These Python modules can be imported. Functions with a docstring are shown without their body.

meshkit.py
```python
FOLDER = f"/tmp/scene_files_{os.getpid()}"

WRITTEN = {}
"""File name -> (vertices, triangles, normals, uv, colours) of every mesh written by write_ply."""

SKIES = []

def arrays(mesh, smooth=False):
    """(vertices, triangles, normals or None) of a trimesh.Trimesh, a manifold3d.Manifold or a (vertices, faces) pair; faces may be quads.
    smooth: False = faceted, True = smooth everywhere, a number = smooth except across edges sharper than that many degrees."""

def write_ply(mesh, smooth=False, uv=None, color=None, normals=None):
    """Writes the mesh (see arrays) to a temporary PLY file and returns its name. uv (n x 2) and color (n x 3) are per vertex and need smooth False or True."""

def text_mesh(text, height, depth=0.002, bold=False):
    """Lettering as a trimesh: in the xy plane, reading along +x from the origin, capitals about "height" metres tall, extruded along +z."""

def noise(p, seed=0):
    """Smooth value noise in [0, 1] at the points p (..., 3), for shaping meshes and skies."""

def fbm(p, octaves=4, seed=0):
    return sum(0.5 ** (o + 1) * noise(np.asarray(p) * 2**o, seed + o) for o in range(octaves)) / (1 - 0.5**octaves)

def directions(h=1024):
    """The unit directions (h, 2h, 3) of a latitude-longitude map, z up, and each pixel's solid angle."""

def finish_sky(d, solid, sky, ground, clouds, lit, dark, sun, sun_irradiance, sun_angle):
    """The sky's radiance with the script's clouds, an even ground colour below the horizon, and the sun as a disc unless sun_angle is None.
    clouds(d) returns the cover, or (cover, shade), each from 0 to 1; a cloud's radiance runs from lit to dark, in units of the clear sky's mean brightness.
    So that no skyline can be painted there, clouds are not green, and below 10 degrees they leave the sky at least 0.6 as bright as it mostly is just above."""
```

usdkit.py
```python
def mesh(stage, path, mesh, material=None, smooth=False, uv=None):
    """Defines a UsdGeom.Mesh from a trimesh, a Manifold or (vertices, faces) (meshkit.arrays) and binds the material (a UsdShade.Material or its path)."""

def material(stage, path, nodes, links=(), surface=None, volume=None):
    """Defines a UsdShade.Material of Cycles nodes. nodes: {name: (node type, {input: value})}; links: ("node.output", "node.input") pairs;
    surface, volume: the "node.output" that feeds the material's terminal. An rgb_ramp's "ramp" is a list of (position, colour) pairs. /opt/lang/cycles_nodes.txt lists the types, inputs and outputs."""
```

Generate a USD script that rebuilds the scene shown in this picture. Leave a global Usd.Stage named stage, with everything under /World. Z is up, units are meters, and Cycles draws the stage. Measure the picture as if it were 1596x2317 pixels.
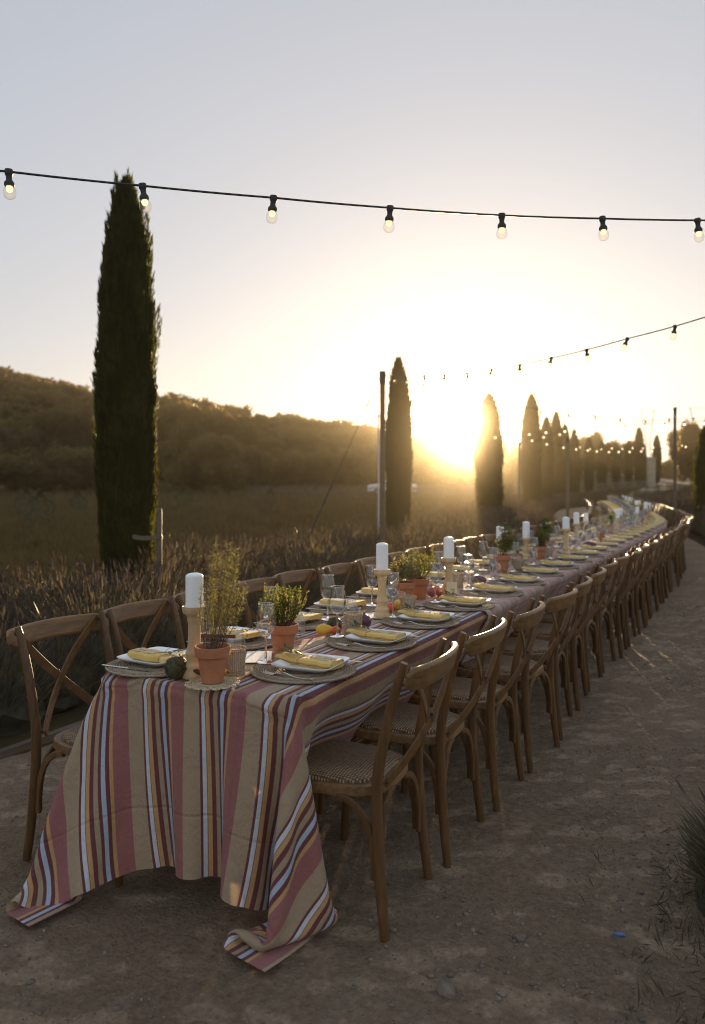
import math, random
import numpy as np, trimesh, usdkit, meshkit
from pxr import Usd, UsdGeom, UsdLux, UsdShade, Gf, Sdf, Vt
from scipy.spatial.transform import Rotation

stage = Usd.Stage.CreateInMemory()
UsdGeom.SetStageUpAxis(stage, 'Z'); UsdGeom.SetStageMetersPerUnit(stage, 1.0)
UsdGeom.Xform.Define(stage, '/World'); UsdGeom.Scope.Define(stage, '/World/Looks')

# ---------------------------------------------------------------- camera, sky, sun, exposure
EYE_H, FPX, HOR = 1.45, 1800.0, 1090.0        # eye height; focal length and horizon in a 1596-wide picture
YAW = math.radians(27.17)                      # the view turns this far left of the table's length (+Y)
SA, CA = math.sin(YAW), math.cos(YAW)
cam = UsdGeom.Camera.Define(stage, '/World/camera')
cam.CreateHorizontalApertureAttr(24.0); cam.CreateVerticalApertureAttr(24.0 * 1024 / 705)
cam.CreateFocalLengthAttr(24.0 * FPX / 1596)
cam.CreateVerticalApertureOffsetAttr(-24.0 * 68.5 / 1596)
cam.CreateFStopAttr(2.4); cam.CreateFocusDistanceAttr(3.1)
cam.CreateClippingRangeAttr(Gf.Vec2f(0.05, 5000))
cam.CreateExposureAttr(1.72)
R_, F_ = Gf.Vec3d(CA, SA, 0), Gf.Vec3d(-SA, CA, 0)
UsdGeom.Xformable(cam).AddTransformOp().Set(Gf.Matrix4d(CA, SA, 0, 0, 0, 0, 1, 0, SA, -CA, 0, 0, 0, 0, EYE_H, 1))

SUN_AZ = -YAW + math.atan(264 / 1800); SUN_EL = math.radians(3.9)
dome = UsdLux.DomeLight.Define(stage, '/World/sky')
skym = usdkit.material(stage, '/World/Looks/sky', {
    's': ('sky_texture', {'sky_type': 'single_scattering', 'sun_disc': False, 'sun_elevation': SUN_EL, 'sun_rotation': SUN_AZ, 'altitude': 100.0, 'air_density': 1.0, 'aerosol_density': 1.6, 'ozone_density': 2.0}),
    'k': ('gamma', {'gamma': 0.275}), 'h': ('hsv', {'saturation': 0.72}), 'w': ('mix', {'mix_type': 'multiply', 'fac': 1.0, 'color2': (0.955, 0.985, 1.06)}),           # a thin even veil evens out the evening sky
    'b': ('background_shader', {'strength': 0.15})}, [('s.color', 'k.color'), ('k.color', 'h.color'), ('h.color', 'w.color1'), ('w.color', 'b.color')], surface='b.background')
UsdShade.MaterialBindingAPI.Apply(dome.GetPrim()).Bind(skym)
dome.GetPrim().SetCustomDataByKey('kind', 'structure')
sun = UsdLux.DistantLight.Define(stage, '/World/sun')
sun.CreateAngleAttr(0.5); sun.CreateIntensityAttr(1.1); sun.CreateNormalizeAttr(True); sun.CreateColorAttr(Gf.Vec3f(1, 0.72, 0.40))
sun.AddRotateZOp().Set(-math.degrees(SUN_AZ)); sun.AddRotateXOp().Set(-(90 - math.degrees(SUN_EL)))
# ---------------------------------------------------------------- helpers
PI = math.pi
def at(px, py, z=0.0):
    """The point at height z seen at a pixel of the 1596-wide picture."""
    d = FPX * (EYE_H - z) / (py - HOR); x = (px - 798) / FPX * d
    return x * CA - d * SA, x * SA + d * CA
def atd(px, d):
    x = (px - 798) / FPX * d
    return x * CA - d * SA, x * SA + d * CA
def depth(X, Y): return -X * SA + Y * CA
def side(X, Y): return X * CA + Y * SA
USED = {}
def numbered(parent, name):
    k = (parent, name); n = USED.get(k, 0); USED[k] = n + 1
    return f'{parent}/{name}' + (f'_{n:03d}' if n else '')
def tag(p, label=None, cat=None, group=None, kind=None):
    p = p.GetPrim() if hasattr(p, 'GetPrim') else p
    for k, v in (('label', label), ('category', cat), ('group', group), ('kind', kind)):
        if v: p.SetCustomDataByKey(k, v)
    return p
def place(x, loc, rz=0, scale=None, rx=0, ry=0):
    x = UsdGeom.Xformable(x); x.AddTranslateOp().Set(Gf.Vec3d(*map(float, loc)))
    if rx or ry: x.AddRotateXYZOp().Set(Gf.Vec3f(math.degrees(rx), math.degrees(ry), math.degrees(rz)))
    elif rz: x.AddRotateZOp().Set(math.degrees(rz))
    if scale is not None: x.AddScaleOp().Set(Gf.Vec3f(*([scale] * 3 if np.ndim(scale) == 0 else scale)))
def thing(name, label, cat, loc=(0, 0, 0), rz=0, group=None, scale=None, rx=0, ry=0):
    x = UsdGeom.Xform.Define(stage, numbered('/World', name)); place(x, loc, rz, scale, rx, ry)
    return tag(x, label, cat, group)
def part(name, mesh, m, parent=None, smooth=False, label=None):
    p = usdkit.mesh(stage, numbered(str(parent.GetPath()) if parent else '/World', name), mesh, m, smooth)
    if label: tag(p, label)
    return p.GetPrim()
def dup(root, loc, rz=0, label=None, group=None, scale=None, rx=0, ry=0):
    was = root.GetCustomData(); base = root.GetName()
    if base[-4:-3] == '_' and base[-3:].isdigit(): base = base[:-4]
    r = thing(base, label or was['label'], was['category'], loc, rz, group or was.get('group'), scale, rx, ry)
    r.GetReferences().AddInternalReference(root.GetPath()); r.SetInstanceable(True)
    return r
ORD = 'zeroth first second third fourth fifth sixth seventh eighth ninth tenth eleventh twelfth thirteenth fourteenth fifteenth sixteenth'.split()

def cat(ms):
    vs, fs, n = [], [], 0
    for v, f in ms:
        vs.append(np.asarray(v, float)); fs.append(np.asarray(f, int) + n); n += len(v)
    return np.vstack(vs), np.vstack(fs)
def mv(m, t=(0, 0, 0), rot=None, s=1.0):
    v = np.asarray(m[0], float) * s
    if rot is not None: v = v @ Rotation.from_euler('xyz', rot).as_matrix().T
    return v + np.asarray(t, float), m[1]
def loft(rings, closed=True, caps=True):
    """rings (m, n, 3) of points joined into a surface."""
    r = np.asarray(rings, float); m, n = r.shape[:2]
    i, j = np.meshgrid(np.arange(m - 1), np.arange(n if closed else n - 1), indexing='ij')
    a, b = i * n + j, i * n + (j + 1) % n
    q = np.stack([a, b, b + n, a + n], -1).reshape(-1, 4)
    v, f = r.reshape(-1, 3), np.vstack([q[:, [0, 1, 2]], q[:, [0, 2, 3]]])
    if caps and closed:
        c0, c1 = len(v), len(v) + 1; k = np.arange(n); k1 = (k + 1) % n
        v = np.vstack([v, r[0].mean(0), r[-1].mean(0)]); o = (m - 1) * n
        f = np.vstack([f, np.stack([np.full(n, c0), k1, k], 1), np.stack([np.full(n, c1), o + k, o + k1], 1)])
    return v, f
def frames(p):
    p = np.asarray(p, float); t = np.gradient(p, axis=0); t /= np.linalg.norm(t, axis=1, keepdims=True) + 1e-12
    return p, t
def sweep(path, prof, up=(0, 0, 1), scales=None, caps=True):
    """prof: (n,2) as (sideways, up) swept along a path; up: the rough up direction."""
    p, t = frames(path); up = np.broadcast_to(np.asarray(up, float), p.shape)
    s = np.cross(t, up); s /= np.linalg.norm(s, axis=1, keepdims=True) + 1e-12; u = np.cross(s, t)
    sc = np.ones(len(p)) if scales is None else np.asarray(scales)
    prof = np.asarray(prof, float)
    return loft(p[:, None] + sc[:, None, None] * (prof[None, :, :1] * s[:, None] + prof[None, :, 1:] * u[:, None]), caps=caps)
def circ(r, n=10): a = np.arange(n) * 2 * PI / n; return np.stack([np.cos(a) * r, np.sin(a) * r], 1)
def tube(path, r, n=8, caps=True):
    p, t = frames(path); d = np.abs(t.mean(0)); up = np.eye(3)[int(np.argmin(d))]
    r = np.broadcast_to(r, (len(p),))
    return sweep(p, circ(1.0, n), up, r, caps)
def lathe(prof, n=24, caps=False):
    pr = np.asarray(prof, float); a = np.arange(n) * 2 * PI / n
    return loft(np.stack([pr[:, None, 0] * np.cos(a), pr[:, None, 0] * np.sin(a), np.broadcast_to(pr[:, None, 1], (len(pr), n))], -1), caps=caps)
def smoothprof(pts, n=40):
    from scipy.interpolate import PchipInterpolator
    p = np.asarray(pts, float); d = np.r_[0, np.cumsum(np.linalg.norm(np.diff(p, axis=0), axis=1) + 1e-9)]
    t = np.linspace(0, d[-1], n); return np.stack([PchipInterpolator(d, p[:, k])(t) for k in (0, 1)], 1)
def box(c, s):
    m = trimesh.creation.box(s); return np.array(m.vertices) + np.asarray(c), np.array(m.faces)
def ico(r=1.0, sub=2):
    m = trimesh.creation.icosphere(sub, r); return np.array(m.vertices), np.array(m.faces)
def rrect(w, h, r, k=3):
    o = []
    for cx, cy, a0 in ((w/2-r, h/2-r, 0), (-w/2+r, h/2-r, PI/2), (-w/2+r, -h/2+r, PI), (w/2-r, -h/2+r, 1.5*PI)):
        for a in np.linspace(a0, a0 + PI/2, k + 1): o.append((cx + r*math.cos(a), cy + r*math.sin(a)))
    return np.array(o)
def bez(p0, p1, p2, n=12):
    t = np.linspace(0, 1, n)[:, None]; return (1-t)**2*np.array(p0, float) + 2*t*(1-t)*np.array(p1, float) + t*t*np.array(p2, float)
def sstep(a, b, x): t = np.clip((np.asarray(x, float) - a) / (b - a), 0, 1); return t*t*(3-2*t)
def blades(base, tip, width, sidevec=None, rng=None, curl=0.0):
    """Leaf blades as kites: base, tip (n,3); width (n,)."""
    base, tip = np.asarray(base, float), np.asarray(tip, float); n = len(base); d = tip - base
    if sidevec is None:
        sidevec = rng.normal(size=(n, 3))
    s = np.cross(d, sidevec); s /= np.linalg.norm(s, axis=1, keepdims=True) + 1e-9
    nn = np.cross(d, s); nn /= np.linalg.norm(nn, axis=1, keepdims=True) + 1e-9
    L = np.linalg.norm(d, axis=1, keepdims=True)
    mid = base + 0.45 * d + nn * L * curl; w = np.broadcast_to(width, (n,))[:, None] / 2
    v = np.stack([base, mid + s * w, tip, mid - s * w], 1).reshape(-1, 3)
    k = np.arange(n)[:, None] * 4
    return v, np.vstack([k + [0, 1, 2], k + [0, 2, 3]])
def instancer(name, protos, pos, idx, rz, sc, label, category, kind='stuff', tilt=None):
    """protos: list of (mesh, material) or of lists of them."""
    pi = UsdGeom.PointInstancer.Define(stage, numbered('/World', name)); root = str(pi.GetPath()); paths = []
    for k, pr in enumerate(protos):
        x = UsdGeom.Xform.Define(stage, f'{root}/kind_{k:03d}')
        for q, (nm, m, mat) in enumerate(pr): usdkit.mesh(stage, f'{root}/kind_{k:03d}/{nm}', m, mat)
        paths.append(x.GetPath())
    pi.CreatePrototypesRel().SetTargets(paths)
    n = len(pos); pos = np.asarray(pos, np.float32)
    pi.CreatePositionsAttr(Vt.Vec3fArray.FromNumpy(pos)); pi.CreateProtoIndicesAttr(Vt.IntArray.FromNumpy(np.asarray(idx, np.int32)))
    rot = Rotation.from_euler('zyx', np.stack([rz, np.zeros(n) if tilt is None else tilt[0], np.zeros(n) if tilt is None else tilt[1]], 1)).as_quat()
    pi.CreateOrientationsAttr(Vt.QuathArray([Gf.Quath(float(q[3]), float(q[0]), float(q[1]), float(q[2])) for q in rot]))
    sc = np.asarray(sc, np.float32); sc = np.repeat(sc[:, None], 3, 1) if sc.ndim == 1 else sc
    pi.CreateScalesAttr(Vt.Vec3fArray.FromNumpy(sc))
    return tag(pi, label, category, None, kind)

# ---------------------------------------------------------------- materials
M = {}
def mat(name, nodes, links, surface='p.BSDF', volume=None):
    M[name] = usdkit.material(stage, '/World/Looks/' + name, nodes, links, surface=surface, volume=volume); return M[name]
def plain(name, c1, c2=None, scale=10.0, rough=0.6, bump=0.0, bscale=None, stretch=(1, 1, 1), detail=4.0, vary=0.0, obj=True, metallic=0.0, spec=0.5, sss=0.0, ramp=(0.3, 0.7), sheen=0.0, dist=0.0):
    """Two-tone noise surface with fine relief; vary: brightness differences between copies."""
    nd = {'tc': ('texture_coordinate', {}), 'g': ('geometry', {}), 'm': ('mapping', {'mapping_type': 'point', 'scale': stretch}),
          'n': ('noise_texture', {'scale': scale, 'detail': detail, 'roughness': 0.6, 'distortion': dist}), 'r': ('rgb_ramp', {'ramp': [(0, c1), (ramp[0], c1), (ramp[1], c2 or c1), (1, c2 or c1)]}),
          'p': ('principled_bsdf', {'roughness': rough, 'metallic': metallic, 'specular_ior_level': spec, 'subsurface_weight': sss, 'subsurface_scale': 0.015, 'subsurface_radius': (1.0, 0.7, 0.5), 'sheen_weight': sheen})}
    ln = [('tc.object' if obj else 'g.position', 'm.vector'), ('m.vector', 'n.vector'), ('n.fac', 'r.fac')]
    src = 'r.color'
    if vary:
        nd['oi'] = ('object_info', {}); nd['mr'] = ('map_range', {'from_min': 0.0, 'from_max': 1.0, 'to_min': 1 - vary, 'to_max': 1 + vary}); nd['h'] = ('hsv', {})
        ln += [('oi.random', 'mr.value'), ('mr.result', 'h.value'), ('r.color', 'h.color')]; src = 'h.color'
    ln.append((src, 'p.base_color'))
    if bump:
        nd['n2'] = ('noise_texture', {'scale': bscale or scale * 3, 'detail': 3.0}); nd['b'] = ('bump', {'strength': bump, 'distance': 0.01})
        ln += [('m.vector', 'n2.vector'), ('n2.fac', 'b.height'), ('b.normal', 'p.normal')]
    return mat(name, nd, ln)
def leaf(name, c1, c2, scale=3.0, trans=0.4, tcol=None, rough=0.6, vary=0.0, obj=True, island=0.25):
    nd = {'tc': ('texture_coordinate', {}), 'g': ('geometry', {}), 'n': ('noise_texture', {'scale': scale, 'detail': 3.0}), 'r': ('rgb_ramp', {'ramp': [(0.3, c1), (0.7, c2)]}),
          'mr': ('map_range', {'from_min': 0.0, 'from_max': 1.0, 'to_min': 1 - island, 'to_max': 1 + island}), 'h': ('hsv', {}),
          'p': ('principled_bsdf', {'roughness': rough, 'specular_ior_level': 0.25}), 't': ('translucent_bsdf', {'color': tcol or tuple(1.6 * np.array(c2))}), 'x': ('mix_closure', {'fac': trans})}
    if vary:
        nd.update({'oi': ('object_info', {}), 'mr2': ('map_range', {'from_min': 0.0, 'from_max': 1.0, 'to_min': 1 - vary, 'to_max': 1 + vary}), 'mu': ('math', {'math_type': 'multiply'})})
        return mat(name, nd, [('tc.object' if obj else 'g.position', 'n.vector'), ('n.fac', 'r.fac'), ('g.random_per_island', 'mr.value'), ('oi.random', 'mr2.value'), ('mr.result', 'mu.value1'), ('mr2.result', 'mu.value2'), ('mu.value', 'h.value'), ('r.color', 'h.color'), ('h.color', 'p.base_color'), ('p.BSDF', 'x.closure1'), ('t.BSDF', 'x.closure2')], surface='x.closure')
    return mat(name, nd, [('tc.object' if obj else 'g.position', 'n.vector'), ('n.fac', 'r.fac'), ('g.random_per_island', 'mr.value'), ('mr.result', 'h.value'), ('r.color', 'h.color'), ('h.color', 'p.base_color'), ('p.BSDF', 'x.closure1'), ('t.BSDF', 'x.closure2')], surface='x.closure')
def wood(name, dark, light, scale=6.0, stretch=(1, 1, 1), rough=0.5, vary=0.15, bump=0.25):
    """Grain: noise drawn out along the long direction given by a small stretch."""
    nd = {'tc': ('texture_coordinate', {}), 'm': ('mapping', {'mapping_type': 'point', 'scale': stretch}), 'n': ('noise_texture', {'scale': scale, 'detail': 5.0, 'roughness': 0.65, 'distortion': 0.6}),
          'n3': ('noise_texture', {'scale': scale * 0.15, 'detail': 2.0}), 'r': ('rgb_ramp', {'ramp': [(0.25, dark), (0.5, tuple(0.5 * (np.array(dark) + np.array(light)))), (0.75, light)]}),
          'oi': ('object_info', {}), 'mr': ('map_range', {'from_min': 0.0, 'from_max': 1.0, 'to_min': 1 - vary, 'to_max': 1 + vary}), 'h': ('hsv', {}),
          'p': ('principled_bsdf', {'roughness': rough, 'specular_ior_level': 0.4}), 'b': ('bump', {'strength': bump, 'distance': 0.002})}
    return mat(name, nd, [('tc.object', 'm.vector'), ('m.vector', 'n.vector'), ('n.fac', 'r.fac'), ('oi.random', 'mr.value'), ('mr.result', 'h.value'), ('r.color', 'h.color'), ('h.color', 'p.base_color'), ('n.fac', 'b.height'), ('b.normal', 'p.normal')])

leaf('cypress_leaf', (0.032, 0.042, 0.010), (0.105, 0.115, 0.026), 2.5, 0.25, (0.14, 0.14, 0.016), island=0.4)
leaf('oak_leaf', (0.05, 0.046, 0.018), (0.15, 0.12, 0.045), 0.6, 0.38, (0.3, 0.2, 0.05), vary=0.55)
leaf('olive_leaf', (0.06, 0.07, 0.04), (0.14, 0.15, 0.10), 2.0, 0.25, (0.14, 0.13, 0.06))
leaf('lavender_leaf', (0.075, 0.075, 0.052), (0.2, 0.18, 0.12), 4.0, 0.3, (0.26, 0.21, 0.10))
leaf('lavender_flower', (0.11, 0.085, 0.075), (0.22, 0.17, 0.14), 6.0, 0.2, (0.24, 0.18, 0.12))
leaf('dry_grass', (0.09, 0.07, 0.03), (0.27, 0.20, 0.09), 0.8, 0.4, (0.38, 0.27, 0.10), obj=False)
leaf('rosemary_leaf', (0.07, 0.075, 0.035), (0.18, 0.18, 0.08), 12.0, 0.4, (0.28, 0.25, 0.08))
leaf('thyme_leaf', (0.05, 0.065, 0.015), (0.18, 0.19, 0.05), 15.0, 0.42, (0.32, 0.32, 0.06))
leaf('sage_leaf', (0.10, 0.11, 0.06), (0.24, 0.24, 0.13), 12.0, 0.35, (0.36, 0.32, 0.12))
leaf('basil_leaf', (0.03, 0.07, 0.012), (0.09, 0.16, 0.025), 12.0, 0.45, (0.25, 0.36, 0.03))
leaf('olive_sprig', (0.06, 0.075, 0.035), (0.13, 0.14, 0.075), 25.0, 0.25, (0.2, 0.2, 0.07))
plain('bark', (0.07, 0.045, 0.03), (0.15, 0.10, 0.07), 8, 0.9, 0.6, stretch=(1, 1, 0.2))
plain('hill_soil', (0.03, 0.027, 0.015), (0.06, 0.05, 0.025), 0.15, 0.95, obj=False)
# ---------------------------------------------------------------- terrain
RIDGE_X = np.array([-1500, -500, 0, 100, 200, 365, 450, 560, 650, 760, 850, 930, 1000, 1060, 1150, 1300, 1450, 1600, 2500])
RIDGE_Y = np.array([800, 815, 850, 866, 884, 897, 913, 930, 944, 955, 967, 986, 1002, 1012, 1020, 1030, 1050, 1062, 1068])
HILL_D = 150.0
def tcurve(Y):
    """How far the table, the chairs and the lane have bent to the left at Y."""
    Y = np.asarray(Y, float); s = np.log1p(np.exp(np.clip((Y - 14.2) / 0.7, -40, 40))) * 0.7
    return -0.185 * s - 0.0035 * np.clip(Y - 20, 0, 14) ** 2 + 0.06 * np.clip(Y - 36, 0, 1000) * sstep(36, 60, Y)
def ground_z(X, Y):
    X, Y = np.asarray(X, float), np.asarray(Y, float); d, s = depth(X, Y), side(X, Y)
    px = 798 + FPX * s / np.maximum(d, 1.0)
    rz = EYE_H + (HOR - np.interp(px, RIDGE_X, RIDGE_Y)) / FPX * HILL_D - 3.0
    r = np.hypot(d, s * 0.6)
    base = 1.3 * sstep(50, 120, r)
    hill = (rz - base) * sstep(84, HILL_D, r) * np.where(d > 0, 1, 0) * sstep(0, 60, d)
    hill *= 1 - 0.6 * sstep(HILL_D + 10, HILL_D + 120, r)
    lump = (meshkit.fbm(np.stack([X * 0.03, Y * 0.03, X * 0], -1), 3, 5) - 0.5) * 3.0 * sstep(95, 140, r)
    return base + hill + lump
def lane_relief(X, Y):
    p = np.stack([X, Y, X * 0], -1)
    return (meshkit.fbm(p * 2.2, 4, 2) - 0.5) * 0.045 + (meshkit.fbm(p * 13, 3, 9) - 0.5) * 0.022

def spaced(lo, hi, step, far, grow=1.22):
    c = list(np.arange(lo, hi + 1e-6, step)); s = step
    while c[-1] < far: s = min(s * grow, 9.0); c.append(c[-1] + s)
    s = step
    while c[0] > -far: s = min(s * grow, 9.0); c.insert(0, c[0] - s)
    return np.array(c)
gx, gy = spaced(-12, 4, 0.4, 260), spaced(0, 30, 0.4, 260)
GX, GY = np.meshgrid(gx, gy, indexing='ij')
GZ = ground_z(GX, GY) - 0.03
gv, gf = loft(np.stack([GX, GY, GZ], -1), closed=False)
nd = {'g': ('geometry', {}), 'n': ('noise_texture', {'scale': 0.25, 'detail': 6.0, 'roughness': 0.65}), 'r': ('rgb_ramp', {'ramp': [(0.3, (0.035, 0.028, 0.014)), (0.5, (0.06, 0.047, 0.022)), (0.7, (0.10, 0.075, 0.035))]}),
      'n2': ('noise_texture', {'scale': 9.0, 'detail': 6.0, 'roughness': 0.7}), 'b': ('bump', {'strength': 0.8, 'distance': 0.05}), 'p': ('principled_bsdf', {'roughness': 0.95, 'specular_ior_level': 0.1})}
mat('field', nd, [('g.position', 'n.vector'), ('n.fac', 'r.fac'), ('r.color', 'p.base_color'), ('g.position', 'n2.vector'), ('n2.fac', 'b.height'), ('b.normal', 'p.normal')])
tag(part('ground', (gv, gf), M['field'], smooth=True), kind='structure')

# the dirt lane under the table
def lane_edges(Y):
    t = tcurve(Y); w = sstep(40, 70, Y)
    return -3.64 + t + 1.2 * w, 0.25 + t * 1.0 + 1.6 * (1 - sstep(1.2, 3.4, Y)) - 0.3 * sstep(3, 12, Y)
ly = np.r_[np.arange(-1.0, 9, 0.03), 9 + np.cumsum(0.03 * 1.035 ** np.arange(170))]; ly = ly[ly < 140]
lu = np.linspace(0, 1, 150)
LE, RE = lane_edges(ly)
LX = LE[:, None] + (RE - LE)[:, None] * lu; LY = np.broadcast_to(ly[:, None], LX.shape)
LZ = ground_z(LX, LY) + lane_relief(LX, LY) * (1 - sstep(15, 40, LY)) + 0.004 - 0.05 * (sstep(0.04, 0, lu) + sstep(0.96, 1, lu))[None]
def soil(name, dark, mid, light):
    nd = {'g': ('geometry', {}), 'n': ('noise_texture', {'scale': 1.3, 'detail': 8.0, 'roughness': 0.7}), 'n2': ('noise_texture', {'scale': 34.0, 'detail': 8.0, 'roughness': 0.78}),
          'mx': ('mix_float', {'fac': 0.66}), 'r': ('rgb_ramp', {'ramp': [(0.32, dark), (0.5, mid), (0.68, light)]}), 'v': ('voronoi_texture', {'scale': 60.0, 'feature': 'f1'}), 'vr': ('rgb_ramp', {'ramp': [(0.0, (1, 1, 1)), (0.35, (0.3, 0.3, 0.3)), (0.5, (0, 0, 0))]}),
          'vm': ('math', {'math_type': 'multiply_add', 'value2': 0.35}),
          'b': ('bump', {'strength': 1.0, 'distance': 0.028}), 'p': ('principled_bsdf', {'roughness': 0.95, 'specular_ior_level': 0.1})}
    mat(name, nd, [('g.position', 'n.vector'), ('g.position', 'n2.vector'), ('g.position', 'v.vector'), ('n.fac', 'mx.a'), ('n2.fac', 'mx.b'), ('mx.result', 'r.fac'), ('r.color', 'p.base_color'), ('v.distance', 'vr.fac'), ('vr.color', 'vm.value1'), ('n2.fac', 'vm.value3'), ('vm.value', 'b.height'), ('b.normal', 'p.normal')])
soil('dirt', (0.155, 0.108, 0.069), (0.325, 0.234, 0.156), (0.50, 0.378, 0.265))
soil('gravel', (0.20, 0.17, 0.13), (0.30, 0.26, 0.20), (0.38, 0.33, 0.26))
tag(part('dirt_lane', loft(np.stack([LX, LY, LZ], -1), closed=False), M['dirt'], smooth=True), kind='structure')

# the pale gravel road that the lane meets far off
def ribbon(pts, w, lift):
    p = np.array(pts, float); d = np.r_[0, np.cumsum(np.linalg.norm(np.diff(p, axis=0), axis=1))]; t = np.linspace(0, d[-1], 120)
    from scipy.interpolate import PchipInterpolator
    c = np.stack([PchipInterpolator(d, p[:, k])(t) for k in (0, 1)], 1); n = np.gradient(c, axis=0); n = np.stack([-n[:, 1], n[:, 0]], 1) / np.linalg.norm(n, axis=1)[:, None]
    u = np.linspace(-0.5, 0.5, 7) * w; q = c[:, None] + n[:, None] * u[None, :, None]
    return loft(np.concatenate([q, (ground_z(q[..., 0], q[..., 1]) + lift)[..., None]], -1), closed=False)
road = [atd(1418, 33), atd(1440, 42), atd(1462, 58), atd(1490, 78), atd(1515, 95), atd(1550, 108), atd(1620, 112), atd(1800, 112)]
tag(part('gravel_road', ribbon(road, 4.0, 0.06), M['gravel'], smooth=True), kind='structure')
road2 = [atd(1515, 101), atd(1450, 120), atd(1380, 125), atd(1300, 118), atd(1200, 110)]
tag(part('gravel_road', ribbon(road2, 5.0, 0.10), M['gravel'], smooth=True), kind='structure')

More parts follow.
